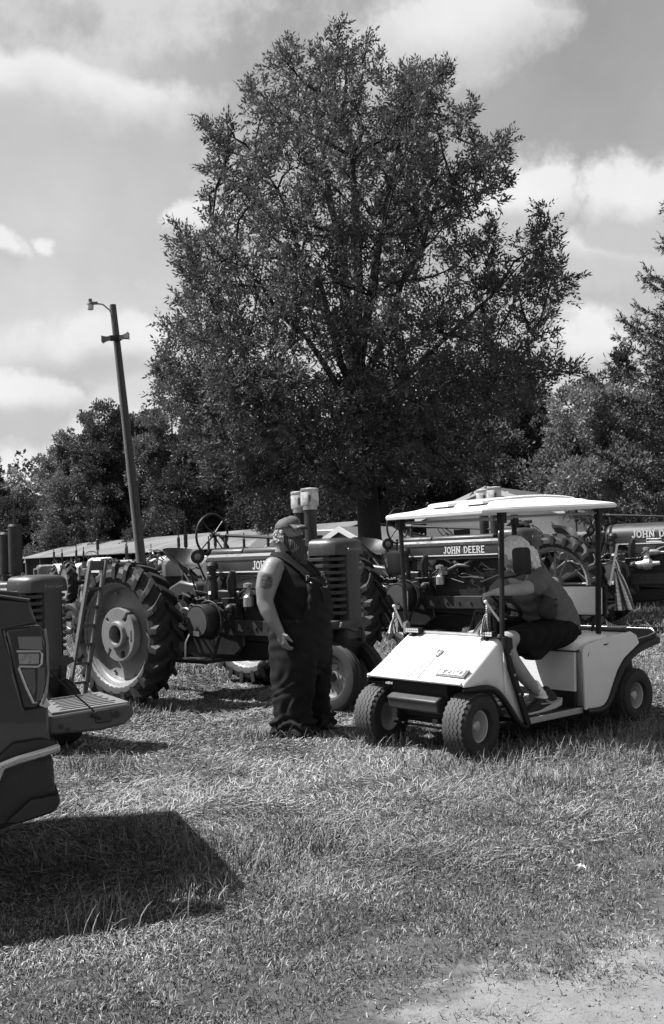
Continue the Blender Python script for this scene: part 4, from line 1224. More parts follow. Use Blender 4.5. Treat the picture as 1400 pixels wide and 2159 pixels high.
    a = MB(); a.prism([(2.30, -.115), (2.415, -.10), (2.437, 0), (2.415, .10), (2.30, .115)], 'z', .87, 1.54); a.build('grille_pillar', g_, ns_, 25, .01)
    for k in range(9):
        z0 = 1.485 - k * .066
        for sg in (-1, 1):
            p = [(2.07, .268), (2.24, .262), (2.355, .20), (2.405, .112), (2.385, .108), (2.34, .185), (2.235, .24), (2.07, .247)]
            a = MB(); a.prism([(x_, sg * y_) for x_, y_ in (p if sg > 0 else p[::-1])], 'z', z0 - .017, z0 + .017)
            a.build('grille_slat', g_, ns_, 0, .004)
    capp = [(2.055, .265), (2.25, .262), (2.37, .215), (2.425, .10), (2.44, 0)]
    pl = [(x_, -y_) for x_, y_ in capp] + [(x_, y_) for x_, y_ in capp[::-1][1:]]
    def capring(f, z, sh=0): return [(2.055 + (x_ - 2.055) * (1 - (1 - f) * .8) + sh, y_ * f, z) for x_, y_ in pl]
    a = MB(); a.rings([capring(1, 1.525), capring(1, 1.59), capring(.975, 1.635), capring(.90, 1.668), capring(.74, 1.686), capring(.4, 1.694)]); cp = a.build('radiator_cap_shell', g_, ns_, 40)
    a = MB(); a.rings([capring(.97, .80), capring(1.0, .83), capring(1.0, .885)]); a.build('lower_tank', g_, ns_, 30, .006)
    for sg in (-1, 1):
        a = MB(); a.box((2.063, sg * .252, 1.2), (.03, .035, .66)); a.build('grille_frame', g_, ns_, 0, .004)
    RF = Matrix.Rotation(R(90), 4, 'Z') @ Matrix.Rotation(R(90), 4, 'X')
    print_text('lettering', 'JOHN DEERE', .036, Matrix.Translation((2.437, 0.0, 1.575)) @ RF, MT['steel'], cp, .004)
    # stacks
    if jars:
        for (xx, yy, zt, r_) in [(1.89, -.03, 1.99, .062), (1.70, .02, 1.97, .060)]:
            a = MB(); a.lathe([(r_, 0), (r_, zt - 1.56), (r_ * .9, zt - 1.55)], (xx, yy, 1.56), (0, 0, 1), 20); st = a.build('air_stack', gd, t)
            a = MB(); a.lathe([(r_ * .9, zt), (r_ * 1.22, zt + .005), (r_ * 1.22, zt + .05)], (xx, yy, 0), (0, 0, 1), 20); a.build('stack_collar', MT['steel'], st)
            a = MB(); k_ = r_ * 1.30
            def rs(f, z, n=24): return [(xx + k_ * f * (abs(math.cos(2 * PI * i / n)) ** .6) * np.sign(math.cos(2 * PI * i / n)), yy + k_ * f * (abs(math.sin(2 * PI * i / n)) ** .6) * np.sign(math.sin(2 * PI * i / n)), z) for i in range(n)]
            a.rings([rs(.94, zt + .045), rs(1, zt + .06), rs(1, zt + .175), rs(.95, zt + .19), rs(1.0, zt + .195), rs(1.0, zt + .22), rs(.8, zt + .228)]); a.build('cleaner_jar', MT['jar'], st, 50)
            a = MB(); a.box((xx + k_ * .55, yy - k_ * .84 - .02 + .018, zt + .12), (.05, .012, .07)); a.build('jar_sticker', MT['cast'], st, 0)
    else:
        for (xx, yy, zt, r_, cap) in [(1.90, -.04, 2.20, .068, True), (1.66, .03, 2.13, .075, False)]:
            a = MB(); a.lathe([(r_ * .72, 0), (r_ * .72, .16), (r_, .165), (r_, zt - 1.58), (r_ * 1.05, zt - 1.575), (r_ * .85, zt - 1.55), (0, zt - 1.548)], (xx, yy, 1.56), (0, 0, 1), 20); st = a.build('exhaust_stack', ci, t)
            if cap:
                a = MB(); a.tube([(xx, yy, zt), (xx, yy, zt + .22)], .012, 6); a.build('cap_rod', ci, st)
    return t


ME['lens'] = mat('lamp_lens', .2, .15)
T_N = 'old tractor'
tractor('dark old two-stack tractor with a ladder against its rear wheel, behind the bearded man', (-1.63, 11.45, 0), -41)
t3 = tractor('dark old two-stack tractor with readable maker lettering, right behind the golf cart', (.60, 13.65, hz(.6, 13.65) + .05), -40)
tractor('old tractor whose slatted nose and plain round stacks stick out behind the pickup', (-4.05, 9.60, 0), -36, .86, 'two', False)
tractor('round-hooded old tractor with white lettering at the right edge, beyond the cart\'s seat', (3.85, 15.9, hz(3.85, 15.9)), -33, 1.0, 'spoke')
# a cloth thrown over the hood front of the second tractor
cl_ = MB()
cr = random.Random(8)
for i in range(9):
    a0 = cr.uniform(0, 6.28); q = .14
    cl_.tube([(cr.uniform(-.1, .1), cr.uniform(-.05, .05), .01), (math.cos(a0) * q * .6, math.sin(a0) * q * .5, .05 + cr.random() * .03), (math.cos(a0) * q * 1.2, math.sin(a0) * q * .9, .02 + cr.random() * .05)], [.03, .035, .02], 7, flat=.6)
o = cl_.build('glove', MT['black'], None, 60)
_c, _s = math.cos(R(-40)), math.sin(R(-40))
o.location = (.60 + _c * 2.22, 13.65 + _s * 2.22, hz(.6, 13.65) + .05 + 1.70)
tag(o, 'crumpled black work gloves lying on the tractor nose behind the cart roof', 'gloves')


# ---- simpler machines far behind
def far_tractor(label, loc, rz, hm, s=1.0, orch=False, text=None, face=False):
    key = 'far_' + str(face)
    t = thing('parked_tractor', label, 'tractor', loc, rz, 'small far tractors standing in rows in front of the shed')
    t.scale = (s,) * 3
    if 'f_tyre' not in ME:
        ME['f_tyre'] = lug_tyre(.66, .30, .42, 16, .04)
        a = MB(); a.lathe([(.42, -.12), (.44, -.13), (.41, -.09), (.40, .0), (.25, .05), (.1, .02), (0, .0), (0, .05), (.25, .09), (.41, .09), (.44, .13), (.42, .12)], (0, 0, 0), (0, 1, 0), 28); ME['f_rim'] = a.mesh('rim')
        a = MB(); a.lathe([(.17, -.05), (.20, -.08), (.29, -.08), (.32, -.03), (.32, .03), (.29, .08), (.20, .08), (.17, .05)], (0, 0, 0), (0, 1, 0), 24, closed_prof=True); ME['f_ft'] = a.mesh('tyre')
        a = MB(); a.lathe([(.18, -.05), (.19, -.06), (.15, -.02), (.06, .0), (.05, -.05), (0, -.05)], (0, 0, 0), (0, 1, 0), 20); ME['f_fr'] = a.mesh('rim')
        a = MB(); sec_ = [(-.24, .95), (-.25, 1.2), (-.21, 1.32), (-.1, 1.38), (.1, 1.38), (.21, 1.32), (.25, 1.2), (.24, .95)]
        a.rings([[(.45, y, z) for y, z in sec_], [(1.75, y, z) for y, z in sec_], [(1.85, y * .92, z - .03) for y, z in sec_]]); ME['f_hood'] = a.mesh('hood', 30)
        a = MB(); a.prism([(-.25, .55), (.4, .6), (1.8, .55), (1.8, .95), (.5, 1.0), (-.25, .95)], 'y', -.16, .16); a.tube([(0, -.72, .66), (0, .72, .66)], .08, 10); a.tube([(1.5, -.62, .34), (1.5, 0, .45), (1.5, .62, .34)], .04, 8); ME['f_body'] = a.mesh('engine_block', 30)
        a = MB()
        for x0, x1, z0, z1 in [(-.22, .22, 1.18, 1.24), (-.25, -.18, .6, 1.24), (.18, .25, .6, 1.24), (-.25, .25, .55, .64)]: a.prism([(x0, z0), (x1, z0), (x1, z1), (x0, z1)], 'x', 1.78, 1.95)
        ME['f_grille'] = a.mesh('grille_frame', 0)
        a = MB(); a.ring(.19, .012, (.12, 0, 1.45), (.7, 0, .7), 22, 5); a.tube([(.12, 0, 1.45), (.45, 0, 1.15)], .016, 6)
        for k in range(3):
            q = k * 2.1; a.tube([(.12, 0, 1.45), (.12 - .13 * math.cos(q), .19 * math.sin(q), 1.45 + .13 * math.cos(q))], .008, 4)
        ME['f_sw'] = a.mesh('steering_wheel')
        a = MB(); a.prism([(-.40, 1.10), (-.36, 1.28), (-.33, 1.28), (-.34, 1.08), (-.05, 1.05), (-.05, 1.01), (-.38, 1.03)], 'y', -.2, .2); a.tube([(-.2, 0, 1.04), (-.05, 0, .85)], .03, 6); ME['f_seat'] = a.mesh('seat', 30)
        a = MB(); a.lathe([(.022, 0), (.022, .25), (.045, .27), (.045, .55), (.02, .57), (.02, .75)], (1.1, -.08, 1.35), (0, 0, 1), 10); ME['f_stack'] = a.mesh('exhaust_stack')
        for sg in (-1, 1):
            a = MB(); a.prism([(.75 * math.cos(q), .66 + .75 * math.sin(q)) for q in np.linspace(.5, 2.7, 9)] + [(.71 * math.cos(q), .66 + .71 * math.sin(q)) for q in np.linspace(2.7, .5, 9)], 'y', sg * .52 - .16, sg * .52 + .16); ME['f_fen%d' % sg] = a.mesh('fender', 40)
    def put(nm, me, m, loc=(0, 0, 0), rot=0):
        o = link(nm, me.copy() if me.materials and me.materials[0] != m else me, m, t); o.location = loc; o.rotation_euler = (0, 0, rot); return o
    for sg in (-1, 1):
        w = bpy.data.objects.new('rear_wheel', None); COL.objects.link(w); w.parent = t; w.location = (0, sg * .70, .66); w.rotation_euler = (0, 0, PI if sg > 0 else 0)
        link('tyre', ME['f_tyre'], MT['rubber'], w); link('rim', ME['f_rim'], MT['yellow'], w)
        w = bpy.data.objects.new('front_wheel', None); COL.objects.link(w); w.parent = t; w.location = (1.5, sg * .64, .32); w.rotation_euler = (0, 0, PI if sg > 0 else 0)
        link('tyre', ME['f_ft'], MT['rubber'], w); link('rim', ME['f_fr'], MT['yellow'], w)
        if orch: put('fender', ME['f_fen%d' % sg], hm)
    put('hood', ME['f_hood'], hm); put('engine_block', ME['f_body'], MT['green_dark']); put('grille_frame', ME['f_grille'], MT['grey2'])
    put('steering_wheel', ME['f_sw'], MT['black']); put('seat', ME['f_seat'], MT['grey2']); put('exhaust_stack', ME['f_stack'], MT['cast'])
    if text:
        print_text('lettering', text, .16, Matrix.Translation((1.955, 0, 1.27)) @ Matrix.Rotation(R(90), 4, 'Z') @ Matrix.Rotation(R(90), 4, 'X'), MT['cream'], t, .004)
        a = MB(); a.box((1.95, 0, 1.27), (.008, .47, .15)); a.build('name_plate', MT['green_dark'], t, 0)
        for yy in (-.1,):
            a = MB(); a.lathe([(.02, -.1), (.08, -.04), (.09, 0), (.05, .02), (0, .025)], (1.86, yy, .98), (1, 0, 0), 14); a.build('headlamp', MT['alu'], t)
    return t


FT = [('pale hooded tractor facing the ladder with an open square grille', -9.0, 37.0, -62, MT['grey3'], 1.12, False, 'OLIVER'),
      ('light tractor with big treads and a steering wheel, just right of the pickup\'s stack', -13.6, 41.0, -150, MT['grey1'], 1.0, True, None),
      ('small white hooded tractor at the end of the far row, beside the plain stacks', -16.4, 45.5, -30, MT['grey3'], .95, True, None),
      ('thin grey tractor deep in the far row below the shed roof', -14.5, 52.0, -55, MT['grey1'], 1.0, False, None),
      ('dark tractor with a tall thin stack in front of the bright shed roof', -12.0, 47.0, -140, MT['grey2'], 1.0, False, None),
      ('pale tractor deep behind the ladder top', -10.4, 50.0, -40, MT['grey3'], 1.0, True, None),
      ('far tractor seen just above the ladder', -8.3, 46.0, -145, MT['grey1'], 1.05, True, None),
      ('light hooded tractor by the foot of the lamp pole', -6.6, 36.0, -28, MT['grey3'], 1.1, False, None),
      ('pale tractor under the nearer tractor\'s seat', -4.9, 33.0, -30, MT['grey3'], 1.08, False, None),
      ('dark steering wheel and stack of a tractor beside the lamp pole', -4.9, 27.6, -38, MT['grey2'], 1.05, False, None),
      ('far pale tractor between the steering wheel and the man', -3.2, 34.5, -34, MT['grey3'], 1.05, True, None),
      ('far grey tractor below the shed roof beyond the pale ones', -7.6, 43.5, -36, MT['grey1'], 1.05, False, None),
      ('low pale tractor in the gap just right of the slatted nose', -11.6, 44.0, -60, MT['grey3'], 1.0, True, None),
      ('grey far tractor seen between the plain stacks and the ladder', -13.0, 50.0, -50, MT['grey1'], 1.0, False, None),
      ('far white hooded tractor left of the ladder top', -10.9, 55.0, -35, MT['grey3'], 1.05, False, None),
      ('far tractor under the shed eave beyond the ladder', -9.6, 52.0, -145, MT['grey2'], 1.05, True, None),
      ('pale far tractor right of the lamp pole foot', -5.8, 40.0, -40, MT['grey3'], 1.05, True, None),
      ('grey far tractor seen through the steering wheel', -4.3, 38.0, -36, MT['grey1'], 1.05, True, None),
      ('dusty tractor beyond the cart roof, near the white house', 5.6, 28.0, -34, MT['grey2'], 1.1, True, None),
      ('dusty tractor left of the cart roof, behind the seat of the second tractor', 2.6, 24.0, -40, MT['grey2'], 1.1, False, None)]
for (lab, x_, y_, a_, m_, s_, o_, tx) in FT:
    far_tractor(lab, (x_, y_, hz(x_, y_) - .02), a_, m_, s_ * 1.1, o_, tx)
imp = thing('farm_implement', 'low two-wheeled farm implement showing one wheel and hub between the slatted nose and the ladder', 'implement', (-6.05, 20.9, 0), -38)
for sg in (-1, 1):
    w = bpy.data.objects.new('wheel', None); COL.objects.link(w); w.parent = imp; w.location = (0, sg * .62, .34); w.rotation_euler = (0, 0, 0 if sg < 0 else PI)
    link('tyre', ME['ft'], MT['rubber'], w); link('rim', ME['fr'], MT['yellow'], w)
a = MB(); a.tube([(0, -.62, .34), (0, .62, .34)], .04, 8); a.tube([(0, 0, .36), (-1.0, 0, .40), (-1.6, 0, .40)], .05, 8); a.tube([(0, .45, .36), (-1.0, 0, .42)], .03, 6); a.tube([(0, -.45, .36), (-1.0, 0, .42)], .03, 6); a.build('frame', MT['cast'], imp)
a = MB(); a.lathe([(.0, 0), (.09, 0), (.09, .03), (.045, .06), (.045, .20), (.09, .23), (.09, .26), (0, .26)], (0, .72, .62), (.3, 1, 0), 16); a.tube([(0, .6, .36), (0, .72, .62)], .025, 6); a.build('spool', MT['cast'], imp)
t5 = far_tractor('old tractor between the cart and the right hand tractor, only its fender and levers showing', (5.9, 21.5, hz(5.9, 21.5)), -38, MT['grey2'], 1.1, True)
# ------------------------------------------------------------------ pickup at the left edge (x forward, y towards the camera side, origin under the near rear corner)
pt = mat('dark_metallic_truck_paint', .020, .30, .35, .06, 30, 0, 40, coat=.6)
blkp = mat('textured_black_plastic', .012, .55, 0, .2, 30, .15, 200)
chrome = mat('dull_chrome', .50, .20, .9, .05, 10)
tk = thing('pickup_truck', 'dark pickup with its tailgate let down, only the rear corner in the picture', 'pickup', (-1.33, 4.62, .0), 199)
Wd = 1.64
# bed side with the lamp pocket left open
def bedside(y0, y1):
    return [(.05, .70), (.02, .80), (.055, .92), (.20, .92)]
a = MB(); a.prism([(.0, .62), (.012, .90), (.115, .885), (.205, 1.255), (.05, 1.275), (.085, 1.385), (.24, 1.405), (2.15, 1.405), (2.15, .52), (1.72, .52), (1.62, .78), (1.35, .95), (1.05, .95), (.78, .78), (.68, .52), (.12, .56)], 'y', -.09, 0); a.build('bed_side', pt, tk, 30, .012)
a = MB(); a.prism([(.0, .62), (.012, .90), (.115, .885), (.205, 1.255), (.05, 1.275), (.085, 1.385), (.24, 1.405), (2.15, 1.405), (2.15, .52), (1.72, .52), (1.62, .78), (1.35, .95), (1.05, .95), (.78, .78), (.68, .52), (.12, .56)], 'y', -Wd, -Wd + .09); a.build('bed_side', pt, tk, 30, .012)
a = MB(); a.box((1.085, -Wd / 2, .80), (2.09, Wd - .17, .05)); a.build('bed_floor', blkp, tk, 0)
a = MB(); a.box((2.11, -Wd / 2, 1.10), (.05, Wd - .17, .66)); a.build('bed_front', blkp, tk, 0)
a = MB(); a.prism([(.085, 1.375), (.24, 1.408), (2.15, 1.408), (2.15, 1.420), (.24, 1.420), (.075, 1.388)], 'y', -.10, .006); a.build('rail_cap', blkp, tk, 0, .004)
# tail lamp: dark housing, clear lens, bright bars
lamp_l = [(.062, 1.262), (.296, 1.248), (.20, .895), (.06, .905), (.005, 1.02), (.0, 1.16)]
a = MB(); a.prism([(0.0319, 1.268), (0.1919, 1.255), (0.1261, .89), (0.0722, .882), (0.0350, .905), (0.0114, 1.02), (0.0090, 1.18)], 'y', -.085, .004); tl = a.build('tail_lamp', mat('dark_lamp_housing', .012, .18, coat=.5), tk, 30, .014)
lg = mat('smoked_lamp_glass', .07, .08, coat=1.0)
a = MB(); a.prism([(0.0319, 1.215), (0.1373, 1.222), (0.1311, 1.165), (0.0288, 1.152)], 'y', .0, .010); a.build('reflector', mat('reflector_grey', .13, .25, coat=.8), tl, 0, .003)
a = MB(); a.tube([(0.1435, .006, 1.155), (0.0412, .006, 1.148), (0.0319, .006, 1.135), (0.0350, .006, 1.09), (0.0505, .006, 1.078), (0.1354, .006, 1.085)], .0055, 6); a.tube([(0.1367, .006, 1.08), (0.1063, .006, .99), (0.0753, .006, .915), (0.0598, .006, .915)], .006, 6); a.build('bright_trim', mat('lamp_trim', .45, .2, .4), tl)
a = MB(); a.prism([(0.0443, 1.138), (0.1373, 1.145), (0.1330, 1.095), (0.0474, 1.09)], 'y', -.0, .011); a.build('lens', mat('pale_lens', .24, .12, coat=1.0, var=.4, vs=60), tl, 0, .003)
a = MB(); a.prism([(0.0660, 1.070), (0.1249, 1.072), (0.0970, .99), (0.0753, .945), (0.0629, .99)], 'y', -.0, .008); a.build('lens', lg, tl, 0, .003)
a = MB(); a.prism([(0.0226, 1.075), (0.0524, 1.07), (0.0567, .98), (0.0629, .915), (0.0400, .93), (0.0214, 1.0)], 'y', -.0, .009); a.build('lens', lg, tl, 0, .003)
a = MB(); a.tube([(0.0164, .0, 1.25), (0.0077, .0, 1.18), (0.0065, -.004, 1.06), (0.0164, .0, .96), (0.0350, 0, .905)], .007, 6); a.build('lamp_edge', mat('clear_lens_edge', .12, .1, coat=1.0), tl)
a = MB(); a.prism([(.0, .90), (.03, .955), (.05, .9), (.02, .885)], 'y', -.06, .002); a.build('corner_bracket', chrome, tl, 0, .003)
# tailgate, let down; it hinges at the bed floor and sags a little to the far side
tg = bpy.data.objects.new('tailgate', None); COL.objects.link(tg); tg.parent = tk; tg.location = (.025, -.07, .835); tg.rotation_euler = (R(5.0), R(3.5), R(0))
Lg, Wg = .41, Wd - .14
a = MB(); a.prism([(0, -.085), (0, .0), (-Lg + .02, .008), (-Lg, -.01), (-Lg, -.05), (-Lg + .05, -.088), (-.25, -.10)], 'y', -Wg, 0); a.build('gate_shell', mat('dusty_gate_paint', .05, .45, .1, .15, 12, 0, 40, dirt=(.04, 14, .55, .72)), tg, 0, .012)
a = MB(); a.box((-Lg / 2 - .01, -Wg / 2, .009), (Lg - .05, Wg - .04, .012)); a.build('inner_panel', mat('pale_gate_liner', .12, .6, 0, .15, 20, .1, 60), tg, 0, .004)
for i in range(9):
    a = MB(); a.box((-.205 - .02 * (i % 2), -.10 - .155 * i, .0165), (.26, .016, .005)); a.build('liner_groove', MT['dark'], tg, 0, .002)
a = MB(); a.box((-.265, .004, -.035), (.075, .014, .062)); lc = a.build('latch', MT['black'], tg, 0, .01)
a = MB(); a.lathe([(.017, 0), (.017, .012), (.006, .014)], (-.325, .002, -.035), (0, 1, 0), 12); a.build('bolt', MT['iron'], tg)
for q in ((-.07, .002, -.055), (-.10, .002, -.075)):
    a = MB(); a.lathe([(.011, 0), (.011, .01), (.004, .011)], q, (0, 1, 0), 10); a.build('bolt', MT['iron'], tg)
a = MB(); a.tube([(-.205, .012, -.015), (-.255, .012, -.04)], .013, 7); a.build('cable_end', MT['black'], tg)
a = MB(); a.tube([(.03, -.05, 1.09), (-.06, -.055, .985), (-.20, -.055, .845)], .0045, 6); a.build('tailgate_cable', MT['iron'], tk)
# bumper with corner step and bright band
a = MB(); a.prism([(-0.005, .67), (-0.010, .50), (0.020, .42), (0.220, .36), (0.350, .34), (0.470, .40), (0.450, .62), (0.210, .70)], 'y', -Wd + .0, .02); a.build('bumper', blkp, tk, 0, .03)
a = MB(); a.tube([(-0.020, -.02, .715), (-0.025, .035, .705), (0.030, .055, .695), (0.150, .055, .67), (0.220, .05, .65), (0.285, .05, .52), (0.320, .05, .37)], [.012, .014, .014, .015, .016, .018, .018], 8, flat=1.5); a.build('bumper_band', chrome, tk, 40)
a = MB(); a.prism([(-0.015, .735), (-0.020, .70), (0.150, .68), (0.250, .63), (0.270, .66), (0.170, .745), (0.050, .752)], 'y', -.35, .035); a.build('bumper_pad', blkp, tk, 0, .012)
a = MB(); a.prism([(-0.025, .50), (-0.030, .46), (0.000, .42), (0.170, .385), (0.210, .40), (0.100, .49)], 'y', -.2, .06); a.build('step_plate', blkp, tk, 0, .012)
# cab, doors, wheels (outside the picture but standing there)
a = MB(); a.prism([(2.12, .50), (2.12, 1.43), (2.38, 1.90), (3.6, 1.92), (4.35, 1.42), (5.55, 1.30), (5.75, .95), (5.75, .50), (5.35, .50), (5.25, .80), (4.95, .95), (4.65, .80), (4.55, .50)], 'y', -Wd, 0); a.build('cab_body', pt, tk, 30, .04)
a = MB(); a.prism([(2.42, 1.46), (2.52, 1.84), (3.56, 1.86), (4.1, 1.46)], 'y', .0, .006); a.build('side_window', MT['dark'], tk, 0)
a = MB(); a.box((3.1, .008, .98), (1.0, .012, .9)); dd_ = a.build('door', pt, tk, 0, .004)
a = MB(); a.box((2.75, .03, 1.15), (.18, .03, .04)); a.build('handle', chrome, dd_, 0, .01)
for xx in (1.2, 4.95):
    for yy in (-.14, -Wd + .14):
        w = MB(); w.lathe([(.22, -.12), (.30, -.14), (.38, -.13), (.40, -.10), (.40, .10), (.38, .13), (.30, .14), (.22, .12)], (xx, yy, .40), (0, 1, 0), 36, closed_prof=True); wo_ = w.build('wheel', MT['rubber'], tk)
        w = MB(); w.lathe([(.225, -.11), (.21, .10), (.08, .09), (0, .09)], (xx, yy, .40), (0, 1 if yy > -1 else -1, 0), 30); w.build('rim', MT['alu'], wo_)

# ------------------------------------------------------------------ ladder leaning on the rear wheel
lad = thing('ladder', 'old painted stepladder leaning on the nearer tractor\'s big rear wheel', 'ladder', (-2.72, 9.93, 0), 0)
LB0, LT0 = Vector((-.02, 0, 0)), Vector((.17, .44, 1.56))
wv_ = Vector((.150, .10, 0))
ld = (LT0 - LB0).normalized()
side_ = wv_.normalized(); nrm_ = ld.cross(side_).normalized()
ML = Matrix((( side_.x, ld.x, nrm_.x, 0), (side_.y, ld.y, nrm_.y, 0), (side_.z, ld.z, nrm_.z, 0), (0, 0, 0, 1)))
Ll = (LT0 - LB0).length
for s_ in (0, 1):
    a = MB(); a.box((s_ * .165, Ll / 2, 0), (.028, Ll, .085)); a.v = [tuple(ML @ Vector(p)) for p in a.v]; a.build('rail', MT['ladder'], lad, 0, .003)
for k in range(7):
    a = MB(); a.box((.0825, .16 + .195 * k, .0), (.137, .022, .082)); a.v = [tuple(ML @ Vector(p)) for p in a.v]; a.build('step', MT['ladder'], lad, 0, .003)
a = MB(); a.box((.0825, Ll - .05, .02), (.137, .10, .03)); a.v = [tuple(ML @ Vector(p)) for p in a.v]; a.build('top_board', MT['ladder'], lad, 0, .003)
# ------------------------------------------------------------------ golf cart (x forward, y left = camera side)
CART_O, CART_H = (.63, 7.73), 219.5
wp = mat('white_cart_paint', .66, .32, 0, .04, 5, 0, 40, coat=.35, dirt=(.50, 9, .60, .85))
vin = mat('pale_vinyl', .80, .5, 0, .06, 8, .12, 25)
blk = mat('black_trim', .010, .5, 0, .2, 20, spec=.3)
cf = mat('cart_frame', .012, .6, 0, .3, 15, spec=.25)
roofm = mat('white_roof_plastic', .66, .45, 0, .05, 4)
cart = thing('golf_cart', 'white golf cart with a flat roof, light bars and a seated driver', 'golf cart', (CART_O[0], CART_O[1], .0), CART_H)
CW = .53
topx = [(.075, .535), (.08, .555), (.06, .575), (-.05, .650), (-.18, .737), (-.30, .818), (-.345, .845), (-.37, .853), (-.385, .845)]
lowp = [(.08, .535), (.0, .530), (-.10, .528), (-.19, .518), (-.27, .490), (-.34, .43), (-.42, .335), (-.50, .235), (-.56, .19), (-.61, .18)]


def lerp_tab(tab, x):
    tab = sorted(tab)
    return float(np.interp(x, [p[0] for p in tab], [p[1] for p in tab]))


def low_z(x): return lerp_tab(lowp, x)


a = MB()
rows = []
rf = .055
for i, (x_, z_) in enumerate(topx[1:]):
    row = []
    zl = low_z(x_)
    rr = min(rf, max(.008, z_ - zl - .004)) if x_ > -.36 else rf
    W2 = CW - .02 * (1 - min(1, max(0, (x_ + .4) / .45)))
    row.append((x_, -W2, max(zl, min(zl, z_ - rr))))
    row.append((x_, -W2, (zl + z_ - rr) / 2))
    for q in np.linspace(0, PI / 2, 5): row.append((x_, -W2 + rr * (1 - math.cos(q)), z_ - rr * (1 - math.sin(q))))
    for y_ in (-.3, -.1, .1, .3): row.append((x_, y_, z_ + .004))
    for q in np.linspace(PI / 2, 0, 5): row.append((x_, W2 - rr * (1 - math.cos(q)), z_ - rr * (1 - math.sin(q))))
    row.append((x_, W2, (zl + z_ - rr) / 2)); row.append((x_, W2, zl))
    rows.append(row)
a.rings(rows, False, False)
# side webs behind the slope, down to the floor strut
for sg in (-1, 1):
    pts_t = [(-.385, .845), (-.42, .74), (-.46, .61), (-.50, .48), (-.545, .335), (-.585, .205), (-.605, .185)]
    W2 = CW - .02
    r0 = [(x_, sg * W2, z_) for x_, z_ in pts_t]
    r1 = [(x_, sg * W2, min(z_, low_z(x_))) for x_, z_ in pts_t]
    a.rings([r0, r1], False, False)
cw = a.build('cowl', wp, cart, 38)
so = cw.modifiers.new('thick', 'SOLIDIFY'); so.thickness = .012; so.offset = -1
a = MB(); a.tube([(.082, -CW + .02, .556), (.086, -.2, .556), (.086, .2, .556), (.082, CW - .02, .556)], .014, 8); a.build('front_lip', wp, cart)
for sg in (-1, 1):
    a = MB(); a.tube(smooth_path([(x_, sg * (CW - .006), z_ - .022) for x_, z_ in lowp], 3), [.010, .012, .015, .018, .021, .024] + [.026] * (3 * 9 + 1 - 6), 8); a.build('fender_trim', blk, cart)
    a = MB(); a.prism([(-.39, .862), (-.355, .862), (-.365, .80), (-.405, .62), (-.575, .175), (-.63, .165), (-.43, .70)], 'y', sg * CW - .012 + .010 * sg, sg * CW + .018 + .010 * sg if sg > 0 else sg * CW + .012 - .02); st = a.build('side_strut', cf, cart, 0, .004)
    a = MB()
    for (x_, z_) in [(-.415, .73), (-.455, .57), (-.50, .42)]: a.lathe([(.012, 0), (.012, .006), (.005, .010)], (x_, sg * (CW + .026), z_), (0, sg, 0), 10)
    a.build('bolt', MT['steel'], st)
# windscreen frame bar and dash behind the cowl
a = MB(); a.tube([(-.372, -.50, .868), (-.372, .50, .868)], .013, 8); a.build('windscreen_rail', MT['alu'], cart)
a = MB(); a.tube([(-.40, -.48, .862), (-.40, .48, .862)], .018, 8); a.prism([(-.385, .83), (-.38, .87), (-.42, .88), (-.55, .84), (-.56, .76), (-.47, .70)], 'y', -.47, .47); a.build('dashboard', blk, cart, 30, .01)
a = MB(); a.tube([(-.365, -.515, .865), (-.39, -.53, 1.08), (-.405, -.535, 1.20)], [.013, .013, .010], 8); a.box((-.365, -.51, .90), (.05, .03, .09)); a.build('folded_windscreen_bar', MT['alu'], cart)
# posts
for nm_, p0, p1, r_ in [('front_post', (-.385, .51, .86), (-.455, .50, 1.80), .019), ('front_post', (-.385, -.53, .80), (-.34, -.51, 1.79), .019), ('rear_post', (-1.66, .46, .78), (-1.74, .46, 1.82), .024), ('rear_post', (-1.66, -.46, .78), (-1.74, -.46, 1.82), .024)]:
    a = MB(); a.tube([p0, p1], r_, 8)
    q = Vector(p1); a.box((q.x, q.y, q.z - .03), (.055, .05, .09)); a.build(nm_, cf, cart, 30)
a = MB(); a.tube([(-.38, -.5, 1.775), (-.40, .46, 1.765)], .010, 6); a.tube([(-.46, .47, 1.77), (-1.74, .46, 1.80)], .012, 6); a.tube([(-.36, -.48, 1.77), (-1.74, -.46, 1.80)], .012, 6); a.build('roof_rail', MT['steel'], cart)
# roof: moulded tray with raised panels
def roofring(f, z0, inset):
    xs_ = np.array([-.20, -.26, -.6, -1.1, -1.6, -1.86, -1.90]); out = []
    for x_ in xs_:
        out.append((x_ * 1.0 - (inset if x_ > -1 else -inset) * (1 if abs(x_ + 1.05) > .7 else 0), .56 - inset if abs(x_ + 1.05) < .84 else .53 - inset, z0 + .045 * (-x_ - .2) / 1.7 + f * .02 * math.sin(PI * (-x_ - .2) / 1.7)))
    for x_ in xs_[::-1]:
        out.append((x_ * 1.0 - (inset if x_ > -1 else -inset) * (1 if abs(x_ + 1.05) > .7 else 0), -.56 + inset if abs(x_ + 1.05) < .84 else -.53 + inset, z0 + .045 * (-x_ - .2) / 1.7 + f * .02 * math.sin(PI * (-x_ - .2) / 1.7)))
    return out
a = MB(); a.rings([roofring(0, 1.805, .03), roofring(0, 1.800, .0), roofring(0, 1.822, -.004), roofring(0, 1.838, .006), roofring(0, 1.850, .05), roofring(2.2, 1.866, .16), roofring(2.6, 1.874, .30)]); rf_ = a.build('roof', roofm, cart, 30)
def roofz(x_): return 1.868 + .045 * (-x_ - .2) / 1.7 + 2.5 * .02 * math.sin(PI * (-x_ - .2) / 1.7)
